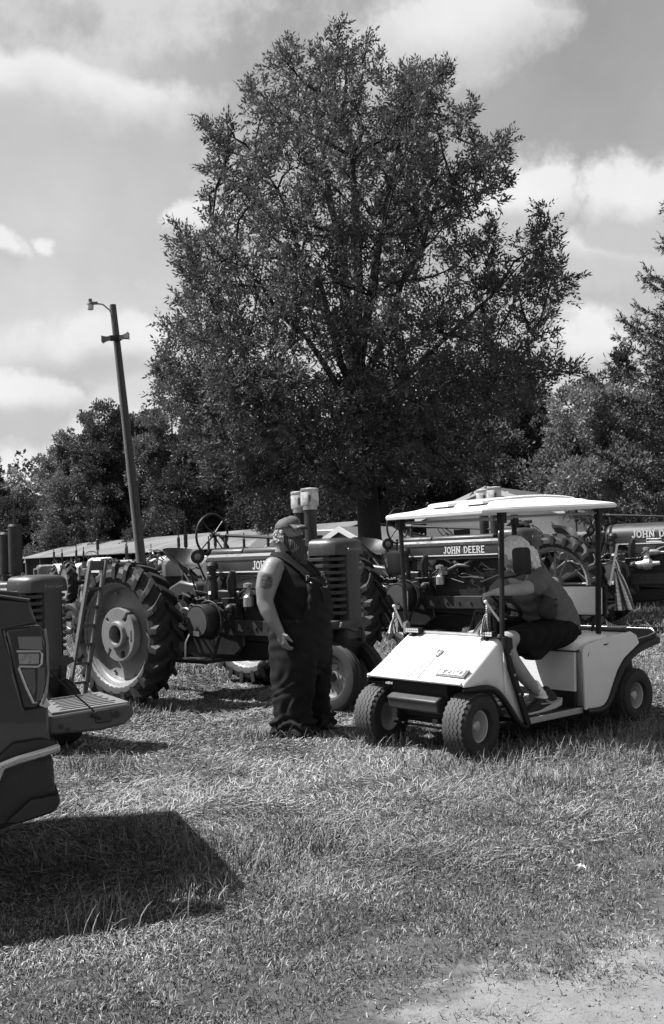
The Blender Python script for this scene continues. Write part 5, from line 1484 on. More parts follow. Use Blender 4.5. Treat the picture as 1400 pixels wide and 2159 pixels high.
for (ya, yb) in ((.07, .37), (-.07, -.37)):
    m_ = MB(); out_ = []
    for f_, dz in ((0, -.012), (.006, .010), (.03, .018)):
        s_ = 1 if yb > 0 else -1
        rg_ = []
        for x_ in np.linspace(-.46 - f_, -1.66 + f_, 9): rg_.append((x_, ya + s_ * f_, roofz(x_) + dz))
        for x_ in np.linspace(-1.66 + f_, -.46 - f_, 9): rg_.append((x_, (yb - s_ * f_) * (1 - .18 * abs((x_ + 1.06) / .6) ** 3), roofz(x_) + dz))
        out_.append(rg_)
    m_.rings(out_); m_.build('raised_panel', roofm, rf_, 30)
# floor, sill, kick panel and body pod
a = MB(); a.box((-.96, 0, .205), (.80, .98, .03)); a.build('floor', blk, cart, 0, .006)
for sg in (-1, 1):
    a = MB(); a.prism([(-.60, .165), (-.60, .212), (-1.34, .212), (-1.34, .165)], 'y', sg * .495 - .012, sg * .495 + .012); a.build('sill', MT['alu'], cart, 0, .004)
a = MB(); a.prism([(-1.28, .34), (-1.30, .66), (-1.33, .66), (-1.31, .34)], 'y', -.49, .475); a.build('kick_panel', wp, cart, 0, .004)
a = MB(); a.prism([(-1.275, .22), (-1.28, .345), (-1.312, .345), (-1.305, .22)], 'y', -.49, .475); a.build('kick_strip', blk, cart, 0, .004)
pod = [(-1.335, .19), (-1.335, .67), (-1.36, .705), (-1.50, .735), (-2.02, .775), (-2.10, .735), (-2.135, .665), (-2.02, .61), (-1.90, .555), (-1.80, .465), (-1.72, .35), (-1.66, .25), (-1.62, .205), (-1.56, .185)]
for sg in (-1, 1):
    a = MB(); a.prism(pod, 'y', sg * .525 - .012, sg * .525 + .012); bp = a.build('body_side', wp, cart, 0, .008)
    a = MB(); a.prism([(-1.337, .22), (-1.337, .66), (-1.352, .66), (-1.352, .22)], 'y', sg * .475 - .035, sg * .475 + .037); a.build('corner_strip', MT['alu'], bp, 0, .003)
    if sg > 0:
        a = MB(); a.prism([(-1.61, .690), (-1.66, .688), (-1.695, .708), (-1.655, .700), (-1.63, .704)], 'y', .537, .5395); a.build('paint_chip', MT['iron'], bp, 0)
        a = MB(); a.prism([(-1.395, .615), (-1.40, .64), (-1.415, .655), (-1.405, .63)], 'y', .537, .5395); a.build('paint_chip', MT['iron'], bp, 0)
    a = MB(); a.tube(smooth_path([(-1.36, sg * .525, .172), (-1.56, sg * .528, .168), (-1.66, sg * .53, .222), (-1.74, sg * .53, .335), (-1.83, sg * .53, .45), (-1.92, sg * .53, .53), (-2.05, sg * .53, .59), (-2.20, sg * .525, .630), (-2.44, sg * .52, .665)], 4), .030, 8, flat=1.2); a.build('fender_trim', blk, cart)
    a = MB(); a.prism([(-2.10, .60), (-2.44, .64), (-2.43, .69), (-2.12, .68)], 'y', sg * .46 - .06, sg * .46 + .062); a.build('tail_fender', cf, cart, 0, .01)
a = MB(); a.prism([(-1.345, .665), (-1.37, .70), (-1.5, .728), (-2.05, .765), (-2.05, .70), (-1.345, .60)], 'y', -.513, .513); a.build('deck', wp, cart, 0, .006)
a = MB(); a.prism([(-2.02, .765), (-2.06, .79), (-2.36, .775), (-2.44, .74), (-2.455, .66), (-2.12, .66)], 'y', -.50, .515); dk = a.build('rear_tray', blk, cart, 25, .02)
a = MB(); a.tube([(-2.09, .518, .70), (-2.30, .518, .715), (-2.40, .518, .735), (-2.41, .49, .765), (-2.40, -.46, .768)], .006, 5); a.build('tray_piping', MT['alu'], dk)
a = MB(); a.prism([(-2.15, .32), (-2.32, .34), (-2.34, .26), (-2.26, .14), (-2.14, .18)], 'z', .786, .7905); a.build('worn_patch', MT['alu'], dk, 0)
# bench: bottom cushion and back rest
def cushion(x0, x1, y0, y1, z0, z1, bul):
    m = MB(); rs = []
    for q in np.linspace(0, 1, 7):
        z_ = z0 + (z1 - z0) * q; e = math.sin(PI * min(.85, max(.15, q))) ; k_ = bul * (e - .45); f_ = 0 if q < .8 else -.05 * (q - .8) / .2
        ring = []
        for i in range(32):
            t = 2 * PI * i / 32; c_, s_ = math.cos(t), math.sin(t)
            ring.append(((x0 + x1) / 2 + (abs(x1 - x0) / 2 + k_ + f_) * abs(c_) ** .35 * np.sign(c_), (y0 + y1) / 2 + (abs(y1 - y0) / 2 + k_ + f_) * abs(s_) ** .35 * np.sign(s_), z_))
        rs.append(ring)
    m.rings(rs); return m
a = cushion(-1.30, -1.80, -.49, .485, .665, .795, .022); st = a.build('seat_cushion', vin, cart, 60)
a = MB(); a.tube([(-1.285, -.48, .668), (-1.285, .49, .668), (-1.80, .50, .69)], .007, 6); a.build('piping', blk, st)
sb = bpy.data.objects.new('seat_back', None); COL.objects.link(sb); sb.parent = cart; sb.location = (-1.74, 0, .92); sb.rotation_euler = (0, R(-4), 0)
a = MB(); a.prism([(-.50, 0), (.485, 0), (.485, .265), (-.50, .265)], 'x', -.035, .0); a.build('back_shell', blk, sb, 0, .012)
a = MB(); a.prism([(-.485, .012), (.462, .012), (.462, .252), (-.485, .252)], 'x', .001, .045); a.build('back_cushion', vin, sb, 25, .018)
a = MB()
for yy in (-.36, -.20, .22, .36): a.tube([(-1.70, yy, .74), (-1.765, yy, 1.0)], .014, 6)
a.build('back_support', cf, cart)
# chassis, bumper, axle, springs
a = MB(); a.prism([(.02, .46), (-.02, .26), (-.20, .20), (-.60, .17), (-1.35, .17), (-1.35, .20), (-.62, .22), (-.42, .50), (-.2, .545), (.02, .535)], 'y', -.30, .30); a.build('under_body', cf, cart, 20, .01)
a = MB(); a.prism([(.10, .375), (.115, .41), (.06, .435), (.0, .435), (.0, .30), (.09, .32)], 'y', -.27, .27); a.build('front_bumper', mat('scuffed_bumper', .045, .5, 0, .25, 20), cart, 20, .012)
a = MB(); a.tube([(-.10, -.36, .225), (-.10, .36, .225)], .026, 8); a.tube([(-.02, -.33, .19), (-.02, .33, .19)], .010, 6); a.box((-.1, -.22, .26), (.36, .05, .025)); a.box((-.1, .22, .26), (.36, .05, .025)); a.build('front_axle', cf, cart)
a = MB(); a.tube([(-2.07, -.4, .225), (-2.07, .4, .225)], .045, 8); a.build('rear_axle', cf, cart)
a = MB(); a.box((-1.95, 0, .42), (.85, .60, .30)); a.build('motor_box', cf, cart, 0, .02)
# wheels
if 1:
    a = MB(); r0, w2 = .226, .105
    a.lathe([(.112, -.08), (.125, -.098), (.17, -.108), (.205, -.100), (.218, -.085), (r0, -.06), (r0 + .002, 0), (r0, .06), (.218, .085), (.205, .100), (.17, .108), (.125, .098), (.112, .08)], (0, 0, 0), (0, 1, 0), 56, closed_prof=True); gt = a.mesh('tyre', 30)
    # zig-zag tread blocks: raised ribs with wavy edges
    a = MB(); nz_ = 64
    for j, yc in enumerate((-.066, -.033, 0.0, .033, .066)):
        top = []
        for i in range(nz_):
            t = 2 * PI * i / nz_; dy = .0075 * (1 if i % 2 else -1); hwid = .0135
            ro = r0 + .0075 - (.004 if abs(yc) > .05 else 0); ri = r0 - .004
            top.append([(ri * math.cos(t), yc + dy - hwid, ri * math.sin(t)), (ro * math.cos(t), yc + dy - hwid, ro * math.sin(t)), (ro * math.cos(t), yc + dy + hwid, ro * math.sin(t)), (ri * math.cos(t), yc + dy + hwid, ri * math.sin(t))])
        a.rings(top + [top[0]], False)
    gtr = a.mesh('tread', 0)
    a = MB(); a.lathe([(.113, -.075), (.121, -.092), (.126, -.090), (.118, -.070), (.104, -.062), (.098, -.02), (.092, .03), (.07, .034), (.03, .034), (.03, .02), (.09, .015), (.098, .0), (.104, .062), (.121, .092), (.113, .078), (.108, 0)], (0, 0, 0), (0, 1, 0), 44, closed_prof=True); gr = a.mesh('rim', 35)
    a = MB(); a.lathe([(.072, .036), (.078, .0), (.070, -.012), (.048, -.024), (.040, -.050), (.034, -.056), (0, -.058)], (0, 0, 0), (0, 1, 0), 28); gh = a.mesh('hub_cap', 35)
tr_m = mat('worn_tread_rubber', .055, .8, 0, .2, 20, .1, 120)
rimw = mat('cream_rim_paint', .45, .42, 0, .08, 12)
for (x_, y_, st_) in [(-.07, .445, 7), (-.01, -.47, 7), (-2.07, .45, 0), (-2.07, -.45, 0)]:
    w = bpy.data.objects.new('front_wheel' if x_ > -1 else 'rear_wheel', None); COL.objects.link(w); w.parent = cart
    w.scale = (1.05,) * 3 if x_ > -1 else (1, 1, 1); w.location = (x_, y_, .232 if x_ > -1 else .222); w.rotation_euler = (0, 0, R(st_) + (PI if y_ > 0 else 0))
    for nm_, me_, m_ in [('tyre', gt, MT['rubber']), ('tread', gtr, tr_m), ('rim', gr, rimw), ('hub_cap', gh, MT['alu'])]: link(nm_, me_, m_, w)
# things on the cowl: light bars, shield emblem, embossed fans, name badge
sl = math.atan2(.845 - .575, .405)
def cowlM(x_, y_, lift=0.004):
    z_ = lerp_tab([(p[0], p[1]) for p in topx[2:7]], x_)
    # local frame on the slope: X to the right as seen from the front, Z up the slope, -Y outwards
    up_ = Vector((-math.cos(sl), 0, math.sin(sl))); rt_ = Vector((0, 1, 0)); out_ = Vector((math.sin(sl), 0, math.cos(sl)))
    o_ = Vector((x_, y_, z_ + .004)) + out_ * lift
    return Matrix(((rt_.x, -out_.x, up_.x, o_.x), (rt_.y, -out_.y, up_.y, o_.y), (rt_.z, -out_.z, up_.z, o_.z), (0, 0, 0, 1)))
led = mat('clear_led_cover', .55, .15, coat=.8)
for yc in (-.395, .40):
    a = MB(); a.box((-.335, yc, .885), (.045, .165, .042)); lb = a.build('light_bar', blk, cart, 0, .006)
    for i in range(11):
        a = MB(); a.box((-.362, yc - .075 + .015 * i, .885), (.016, .005, .046)); a.build('cooling_fin', blk, lb, 0)
    for i in range(6):
        for j in range(2):
            a = MB(); a.box((-.311, yc - .0625 + .025 * i, .876 + .0175 * j), (.006, .021, .014)); a.build('led', led, lb, 0, .002)
    a = MB(); a.box((-.335, yc, .852), (.03, .03, .03)); a.build('mount', blk, lb, 0)
M_ = cowlM(-.165, .055)
a = MB(); a.prism([(-.026, .036), (0, .042), (.026, .036), (.024, -.008), (.014, -.03), (0, -.04), (-.014, -.03), (-.024, -.008)], 'y', -.018, .002, M_); em = a.build('shield_emblem', MT['alu'], cart, 0, .003)
a = MB(); a.box((0, 0, 0), (.03, .004, .004), M_ @ Matrix.Translation((0, -.020, .012))); a.box((0, 0, 0), (.004, .004, .05), M_ @ Matrix.Translation((0, -.020, -.0))); a.build('emblem_relief', MT['grey2'], em, 0)
a = MB()
M_ = cowlM(-.165, .055, .001)
for i in range(11):
    s_ = -.06 - .021 * i; wl = .030 + .0032 * i
    a.box((0, 0, 0), (wl, .010, .006), M_ @ Matrix.Translation((-.018 - .007 * i - wl / 2, -.001, s_)) @ Matrix.Rotation(R(-28), 4, 'Y'))
    a.box((0, 0, 0), (wl, .010, .006), M_ @ Matrix.Translation((.018 + .005 * i + wl / 2 - .012, -.001, s_)) @ Matrix.Rotation(R(20), 4, 'Y'))
a.box((0, 0, 0), (.006, .012, .26), M_ @ Matrix.Translation((-.004, -.001, -.17)))
a.build('embossed_fan', wp, cart, 0)
M_ = cowlM(.008, .215)
a = MB(); a.prism([(-.005, -.04), (.285, -.04), (.285, .048), (-.005, .048)], 'y', -.008, .004, M_); bg_ = a.build('name_badge', mat('badge_grey', .16, .5), cart, 0, .003)
a = MB(); a.prism([(.005, -.030), (.275, -.030), (.275, .038), (.005, .038)], 'y', -.0095, -.007, M_); a.build('badge_field', mat('badge_field_grey', .07, .5), bg_, 0)
lm = MB(); strokes(lm, 'EZGQ', .056, M_ @ Matrix.Translation((.014, -.0095, -.024)), .003, False, 1.36, .34, .2); lm.build('lettering', MT['paper'], bg_, 0)
# mirrors
for (px_, py_, pz_, m_, rz_) in [(-.55, .60, 1.43, blk, -6), (-.42, -.66, 1.44, blk, 10)]:
    mr = bpy.data.objects.new('mirror', None); COL.objects.link(mr); mr.parent = cart; mr.location = (px_, py_, pz_); mr.rotation_euler = (0, R(3), R(rz_))
    n_ = 24
    def sq(f, x_): return [(x_, .085 * f * abs(math.cos(2 * PI * i / n_)) ** .35 * np.sign(math.cos(2 * PI * i / n_)), .105 * f * abs(math.sin(2 * PI * i / n_)) ** .35 * np.sign(math.sin(2 * PI * i / n_))) for i in range(n_)]
    a = MB(); a.rings([sq(.8, .030), sq(.95, .024), sq(1, .0), sq(1, -.012), sq(.9, -.014)]); a.build('housing', m_, mr, 40)
    a = MB(); a.rings([sq(.88, -.0145), sq(.88, -.0165)]); a.build('glass', mat('mirror_glass', .5, .05, 1.0) if 'mg' not in ME else ME['mg'], mr, 0)
    sg = 1 if py_ > 0 else -1
    a = MB(); a.tube([(.0, -sg * .02, -.10), (.04, -sg * .06, -.115), (.10, -sg * .11, -.12)], .010, 6); a.build('arm', cf, mr)
# steering wheel and column, cup of odds on the dash
swo = bpy.data.objects.new('steering_wheel', None); COL.objects.link(swo); swo.parent = cart; swo.location = (-.80, .16, 1.06); swo.rotation_euler = (0, R(52), 0)
a = MB(); a.ring(.165, .015, (0, 0, 0), (1, 0, 0), 32, 8)
for k in range(3): q = PI / 2 + k * 2 * PI / 3; a.tube([(0, 0, 0), (0, .16 * math.cos(q), .16 * math.sin(q))], .011, 6)
a.lathe([(0, -.02), (.04, -.02), (.05, .02), (0, .03)], (0, 0, 0), (1, 0, 0), 14); a.build('rim', blk, swo)
a = MB(); a.tube([(-.79, .16, 1.05), (-.58, .16, .72), (-.45, .16, .40)], .026, 8); a.build('steering_column', blk, cart)
a = MB(); a.box((-.62, .16, .88), (.10, .12, .10)); a.build('column_box', blk, cart, 0, .02)
a = MB(); a.tube([(-.62, .24, .84), (-.66, .19, 1.02), (-.64, .03, 1.03), (-.60, -.02, .84)], .020, 8); a.prism([(-.01, .84), (.22, .84), (.19, 1.0), (.03, 1.0)], 'x', -.645, -.615); a.build('dash_grab_frame', blk, cart)

cM = Matrix.Translation((CART_O[0], CART_O[1], 0)) @ Matrix.Rotation(R(CART_H), 4, 'Z')


def flag(label, base, top, drop, width, seed, rz=0.0, fold=.02):
    """small cloth flag hanging limp from a slanted stick; stripes run down the fly"""
    b0, t0 = cM @ Vector(base), cM @ Vector(top)
    f = thing('flag', label, 'flag', tuple(b0), 0, 'small striped flags tied to the golf cart')
    d = t0 - b0
    a = MB(); a.tube([(0, 0, 0), tuple(d)], .009, 8); a.ell(tuple(d), (.014, .014, .014), 8, 5); a.build('stick', MT['paper'], f)
    fr = np.random.default_rng(seed)
    NS, NTt = 13, 14
    hoist = d * .62
    ph = fr.uniform(0, 6)
    def P(i, j):
        q = i / NS; s_ = j / NTt
        p = d - hoist * q * (1 - .55 * s_ ** .5)
        spread = Vector((math.cos(R(rz)), math.sin(R(rz)), 0))
        p = p + Vector((0, 0, -drop * s_ * (1 - .18 * q)))
        p = p + spread * (width * s_ ** .8 * (q - .25) + fold * math.sin(q * 14 + ph + s_ * 2) * min(1, s_ * 4)) + Vector((-spread.y, spread.x, 0)) * fold * 1.3 * math.cos(q * 12 + ph) * min(1, s_ * 4)
        return p
    cloth = {'stripe_light': MB(), 'stripe_dark': MB(), 'canton': MB()}
    for i in range(NS):
        for j in range(NTt):
            k_ = 'canton' if (i < 7 and j < 5) else ('stripe_dark' if i % 2 == 0 else 'stripe_light')
            m_ = cloth[k_]; m_.add([P(i, j), P(i + 1, j), P(i + 1, j + 1), P(i, j + 1)], [(0, 1, 2, 3)])
    fm = {'stripe_light': MT['paper'], 'stripe_dark': mat('flag_red', .09, .8) if 'flagr' not in ME else ME['flagr'], 'canton': mat('flag_blue', .02, .8) if 'flagb' not in ME else ME['flagb']}
    ME['flagr'], ME['flagb'] = fm['stripe_dark'], fm['canton']
    for k_, m_ in cloth.items():
        o = m_.build(k_, fm[k_], f, 60); sd = o.modifiers.new('thick', 'SOLIDIFY'); sd.thickness = .003; sd.offset = 0
    sm = MB()
    for i in range(6):
        for j in range(5):
            c = (P(i, j) + P(i + 1, j + 1)) / 2; n_ = (P(i + 1, j) - P(i, j)).cross(P(i, j + 1) - P(i, j))
            if n_.length < 1e-9: continue
            n_.normalize()
            if n_.y > 0: n_ = -n_
            u_ = n_.orthogonal().normalized(); v_ = n_.cross(u_)
            c = c + n_ * .004
            pts = [c + (u_ * math.cos(PI / 2 + PI * k / 5) + v_ * math.sin(PI / 2 + PI * k / 5)) * (.010 if k % 2 == 0 else .0045) for k in range(10)]
            sm.add([p for p in pts], [tuple(range(10))])
    sm.build('star', MT['paper'], f, 0)


flag('striped flag hanging from the rear corner of the cart beside the seat back', (-1.80, .50, 1.18), (-1.93, .50, 1.52), .56, .20, 3, -10)
flag('striped flag hanging by the near front roof post, left of the driver\'s knee', (-.41, .47, .98), (-.34, .40, 1.13), .24, .16, 5, 175)
flag('striped flag hanging outside the far front roof post', (-.37, -.56, .90), (-.33, -.62, 1.08), .22, .12, 6, 175)
# ------------------------------------------------------------------ people
dgraph = bpy.context.evaluated_depsgraph_get


def remesh(mb, name, voxel, smooth_it=8, sub=False):
    """fuse closed overlapping lofts into one continuous skin"""
    me = mb.mesh(name, 0)
    o = link(name, me)
    r = o.modifiers.new('r', 'REMESH'); r.mode = 'VOXEL'; r.voxel_size = voxel; r.adaptivity = 0
    s_ = o.modifiers.new('s', 'SMOOTH'); s_.iterations = smooth_it; s_.factor = .5
    out = bpy.data.meshes.new_from_object(o.evaluated_get(dgraph()))
    bpy.data.objects.remove(o); bpy.data.meshes.remove(me)
    out.name = name; out.shade_smooth()
    return out


def limb(mb, pts, rad, seg=16, ref=(0, 1, 0)):
    """elliptical loft along a path; rad: (across, along ref) per point; rounded ends"""
    pts = [Vector(p) for p in pts]; ref = Vector(ref)
    rr = [(r, r) if not isinstance(r, tuple) else r for r in rad]
    P_, R_ = [], []
    n = len(pts)
    d0 = (pts[0] - pts[1]).normalized(); d1 = (pts[-1] - pts[-2]).normalized()
    e0 = min(rr[0]); e1 = min(rr[-1])
    for f, k in ((.80, .55), (.45, .86)): P_.append(pts[0] + d0 * e0 * f); R_.append((rr[0][0] * k, rr[0][1] * k))
    P_ += pts; R_ += rr
    for f, k in ((.45, .86), (.80, .55)): P_.append(pts[-1] + d1 * e1 * f); R_.append((rr[-1][0] * k, rr[-1][1] * k))
    rings = []
    for i, p in enumerate(P_):
        d = (P_[min(i + 1, len(P_) - 1)] - P_[max(i - 1, 0)]).normalized()
        b = (ref - d * ref.dot(d))
        b = b.normalized() if b.length > .05 else d.orthogonal().normalized()
        a = d.cross(b).normalized()
        rings.append([p + a * R_[i][0] * math.cos(2 * PI * k / seg) + b * R_[i][1] * math.sin(2 * PI * k / seg) for k in range(seg)])
    mb.rings(rings)


def stack(mb, levels, seg=28):
    """horizontal ellipses: (cx, cy, z, rx, ry)"""
    mb.rings([[(cx + rx * math.cos(2 * PI * k / seg), cy + ry * math.sin(2 * PI * k / seg), z) for k in range(seg)] for cx, cy, z, rx, ry in levels])


def folds(me, fn):
    co = np.empty(len(me.vertices) * 3, np.float32); no = np.empty_like(co)
    me.vertices.foreach_get('co', co); me.vertices.foreach_get('normal', no)
    co = co.reshape(-1, 3).astype(float); no = no.reshape(-1, 3)
    co = co + no * fn(co)[:, None]
    me.vertices.foreach_set('co', co.astype(np.float32).ravel()); me.update()
    return me


skin = mat('skin', .17, .5, 0, .12, 14, .12, 120, spec=.4)
skin2 = mat('fair_skin', .30, .5, 0, .10, 14, .1, 120, spec=.4)  # the driver's own even skin tone
denim = mat('dark_denim', .008, .8, 0, .35, 10, .3, 260, dirt=(.04, 7, .58, .78), spec=.2)
tank = mat('black_cotton', .006, .85, 0, .2, 12, .1, 200, spec=.2)
hairm = mat('grey_hair', .30, .6, 0, .3, 40, .6, 90)
beardm = mat('dark_beard', .028, .7, 0, .5, 40, .8, 90)
capm = mat('faded_cap_cloth', .075, .8, 0, .55, 14, .15, 160)
shoe = mat('black_boot', .012, .5, 0, .2, 20)

man = thing('person', 'bearded man standing in dark bib overalls, sleeveless shirt and a cap, seen from the side', 'person', (-.315, 8.64, 0), -30)
# body: one skin from the boots' tops to the crown, arms included (mostly inside the clothes)
b = MB()
stack(b, [(0, 0, .80, .20, .20), (.0, 0, .95, .22, .22), (.0, 0, 1.10, .23, .225), (-.02, 0, 1.28, .21, .225), (-.06, 0, 1.42, .16, .22), (-.10, 0, 1.50, .11, .20), (-.13, 0, 1.555, .075, .10)])
limb(b, [(-.15, 0, 1.50), (-.12, 0, 1.60), (-.09, 0, 1.68)], [(.085, .10), (.082, .085), (.08, .08)])
for sg in (-1, 1): limb(b, [(0, sg * .13, .85), (.0, sg * .15, .5), (-.01, sg * .16, .12)], [.12, .085, .055])
# head
b.ell((-.085, 0, 1.745), (.105, .082, .122), 20, 14)
b.ell((-.055, 0, 1.69), (.085, .070, .085), 18, 12)
limb(b, [(.015, 0, 1.770), (.044, 0, 1.738), (.050, 0, 1.722), (.035, 0, 1.716)], [.013, .019, .021, .016])
b.ell((.02, 0, 1.785), (.02, .06, .014), 12, 6)
for sg in (-1, 1):
    b.ell((-.005, sg * .045, 1.728), (.03, .026, .022), 10, 6)
    b.ell((-.100, sg * .090, 1.738), (.027, .014, .038), 12, 8)
# arms: upper arm heavy, forearm tapering to the wrist, palm
ARM = {}
for sg in (-1, 1):
    limb(b, [(-.10, sg * .225, 1.455), (-.115, sg * .275, 1.37), (-.135, sg * .30, 1.27), (-.140, sg * .318, 1.165)], [(.095, .085), (.108, .092), (.096, .082), (.072, .064)])
    limb(b, [(-.145, sg * .318, 1.17), (-.105, sg * .325, 1.08), (-.055, sg * .325, .99), (.0, sg * .318, .905)], [(.074, .064), (.072, .062), (.058, .050), (.040, .032)])
    limb(b, [(.0, sg * .318, .91), (.015, sg * .318, .87), (.024, sg * .316, .825)], [(.036, .026), (.048, .026), (.045, .024)], 14)
bm_ = remesh(b, 'body', .011, 6)
o = link('body', bm_, skin, man)
# tattoo: dark mottled ink on the outer right upper arm (part of the skin's colour)
t_ = skin.node_tree; k_ = NT(t_); bs_ = t_.nodes['Principled BSDF']
src = bs_.inputs['Base Color'].links[0].from_socket
tc_ = [n for n in t_.nodes if n.type == 'TEX_COORD'][0]
sp_ = k_.n('ShaderNodeSeparateXYZ'); t_.links.new(tc_.outputs['Object'], sp_.inputs[0])
nn1 = k_.noise(tc_.outputs['Object'], 26, 5, .6); nn2 = k_.noise(tc_.outputs['Object'], 60, 4, .6)
ex = k_.m('DIVIDE', k_.m('SUBTRACT', k_.m('ADD', sp_.outputs[0], k_.m('MULTIPLY', nn1, .05)), -.070), .060)
ez = k_.m('DIVIDE', k_.m('SUBTRACT', k_.m('ADD', sp_.outputs[2], k_.m('MULTIPLY', nn2, .05)), 1.355), .072)
rr_ = k_.m('ADD', k_.m('MULTIPLY', ex, ex), k_.m('MULTIPLY', ez, ez))
msk = k_.m('MULTIPLY', k_.rng(rr_, .55, 1.15, 1, 0, True), k_.rng(nn2, .38, .58, .45, 1.0))
msk = k_.m('MULTIPLY', msk, k_.rng(sp_.outputs[1], -.26, -.29, 0, 1))
mx_ = k_.n('ShaderNodeMix', data_type='RGBA')
k_.put(mx_.inputs[0], k_.m('MULTIPLY', msk, .95)); t_.links.new(src, mx_.inputs[6]); mx_.inputs[7].default_value = (.018, .018, .018, 1)
t_.links.new(mx_.outputs[2], bs_.inputs['Base Color'])


def hand(parent, m, wrist, axis, palm_n, thumb_side, curl, size=1.0):
    """four unequal curled fingers and a thumb, rooted in the palm; axis: wrist to knuckles"""
    ax_ = Vector(axis).normalized(); pn = Vector(palm_n); pn = (pn - ax_ * pn.dot(ax_)).normalized(); sd = ax_.cross(pn).normalized() * thumb_side
    w = Vector(wrist); h = MB(); s = size
    limb(h, [w, w + ax_ * .045 * s, w + ax_ * .088 * s], [(.040 * s, .018 * s) if False else (.034 * s, .020 * s), (.042 * s, .021 * s), (.042 * s, .018 * s)], 14, ref=tuple(pn))
    for i, (off, ln) in enumerate([(.031, .078), (.0105, .088), (-.0105, .082), (-.031, .064)]):
        p = w + ax_ * .078 * s + sd * off * s; d = Vector(ax_); pts = [p]
        rads = [.0115 * s]
        for j, fr_ in enumerate((.45, .32, .23)):
            d = (Matrix.Rotation(0, 3, 'X') @ d)
            ang_ = curl[j]
            d = (d * math.cos(ang_) + pn * math.sin(ang_)).normalized() if j == 0 else (dprev * math.cos(ang_) + (pn * dprev.dot(ax_) - ax_ * dprev.dot(pn)).normalized() * math.sin(ang_)).normalized()
            dprev = d
            p = p + d * ln * fr_ * s; pts.append(p); rads.append((.0108, .0098, .0082)[j] * s)
        limb(h, pts, rads, 10, ref=tuple(sd))
    p0 = w + ax_ * .025 * s + sd * .028 * s
    limb(h, [p0, p0 + (sd * .8 + ax_ * .6 + pn * .3).normalized() * .030 * s, p0 + (sd * .55 + ax_ * 1.0 + pn * .5).normalized() * .058 * s, p0 + (sd * .35 + ax_ * 1.1 + pn * .8).normalized() * .078 * s], [.015 * s, .0135 * s, .0115 * s, .009 * s], 10, ref=tuple(pn))
    hm = remesh(h, 'hand', .0036, 3)
    return link('hand', hm, m, parent)


hand(man, skin, (.012, -.318, .902), (.22, .02, -1), (.35, .9, .1), 1, (.30, .55, .4), 1.12)
hand(man, skin, (.012, .318, .902), (.22, -.02, -1), (.35, -.9, .1), -1, (.30, .55, .4), 1.12)
# sleeveless shirt
b = MB()
stack(b, [(.0, 0, .86, .245, .245), (.0, 0, .98, .258, .255), (.0, 0, 1.12, .262, .255), (-.025, 0, 1.26, .248, .252), (-.06, 0, 1.38, .215, .240), (-.10, 0, 1.46, .175, .222), (-.12, 0, 1.52, .140, .185), (-.135, 0, 1.575, .105, .125)])
sm_ = folds(remesh(b, 'shirt', .013, 6), lambda c: .006 * np.sin(c[:, 2] * 46 + 6 * np.sin(c[:, 0] * 9)) * ss(1.45, 1.2, c[:, 2]))
link('shirt', sm_, tank, man)
# overalls: bib, waist and two wide legs
b = MB()
stack(b, [(.0, 0, .52, .17, .18), (.0, 0, .58, .22, .235), (.0, 0, .68, .25, .262), (.0, 0, .82, .268, .268), (.0, 0, .94, .276, .268), (.005, 0, 1.00, .278, .266)])
for sg in (-1, 1):
    limb(b, [(.0, sg * .11, .86), (.0, sg * .125, .70), (.0, sg * .135, .50), (-.01, sg * .145, .30), (-.005, sg * .155, .11)], [(.235, .155), (.23, .155), (.205, .152), (.18, .146), (.165, .145)], 24)
    b.prism([(-.17, .03), (.17, .03), (.16, .15), (-.16, .15)], 'y', sg * .16 - .13, sg * .16 + .13)
# bib: a shell over the belly and chest front
for q in range(9):
    z_ = .98 + .046 * q; rx = float(np.interp(z_, [.98, 1.12, 1.26, 1.38], [.284, .282, .265, .228])); cx = float(np.interp(z_, [.98, 1.12, 1.26, 1.38], [.003, .003, -.022, -.055]))
    hw = .215 - .085 * q / 8
    pts = []
    for y_ in np.linspace(-hw, hw, 7):
        pts.append((cx + rx * math.sqrt(max(.05, 1 - (y_ / .275) ** 2)) + .012, y_, z_))
    if q: 
        for u_ in range(6):
            A_, B_, C_, D_ = prev[u_], prev[u_ + 1], pts[u_ + 1], pts[u_]
            mid = [Vector(p) for p in (A_, B_, C_, D_)]
            back = [p + Vector((-.05, 0, 0)) for p in mid]
            b.add(mid + back, [(0, 1, 2, 3), (7, 6, 5, 4), (0, 4, 5, 1), (1, 5, 6, 2), (2, 6, 7, 3), (3, 7, 4, 0)])
    prev = pts
def mfold(c):
    z_ = c[:, 2]; leg = ss(.8, .55, z_)
    wv = np.sin(c[:, 0] * 11 + c[:, 1] * 5 + 2 * np.sin(z_ * 9)); f_ = .006 * np.sin(z_ * 41 + 6 * wv) * leg * (.4 + .6 * np.sin(z_ * 13 + c[:, 1] * 9) ** 2) + .005 * np.sin(c[:, 0] * 42 + z_ * 15 + 2 * wv) * leg
    return f_ + .013 * ss(.26, .08, z_) * np.sin(z_ * 82 + 4 * np.sin(c[:, 0] * 14 + c[:, 1] * 8)) + .004 * np.sin(z_ * 60 + c[:, 1] * 30) * (1 - leg)
ov = folds(remesh(b, 'overalls', .011, 5), mfold)
ovo = link('overalls', ov, denim, man)
def chest(y_, z_, off=.02):
    rx = float(np.interp(z_, [.98, 1.12, 1.26, 1.38, 1.47, 1.54], [.266, .266, .248, .212, .175, .12])); cx = float(np.interp(z_, [.98, 1.12, 1.26, 1.38, 1.47, 1.54], [.0, .0, -.025, -.06, -.10, -.13]))
    ry = float(np.interp(z_, [1.12, 1.26, 1.38, 1.47, 1.54], [.255, .252, .24, .215, .14]))
    return Vector((cx + (rx + off) * math.sqrt(max(.02, 1 - (min(abs(y_), ry * .98) / ry) ** 2)), y_, z_))
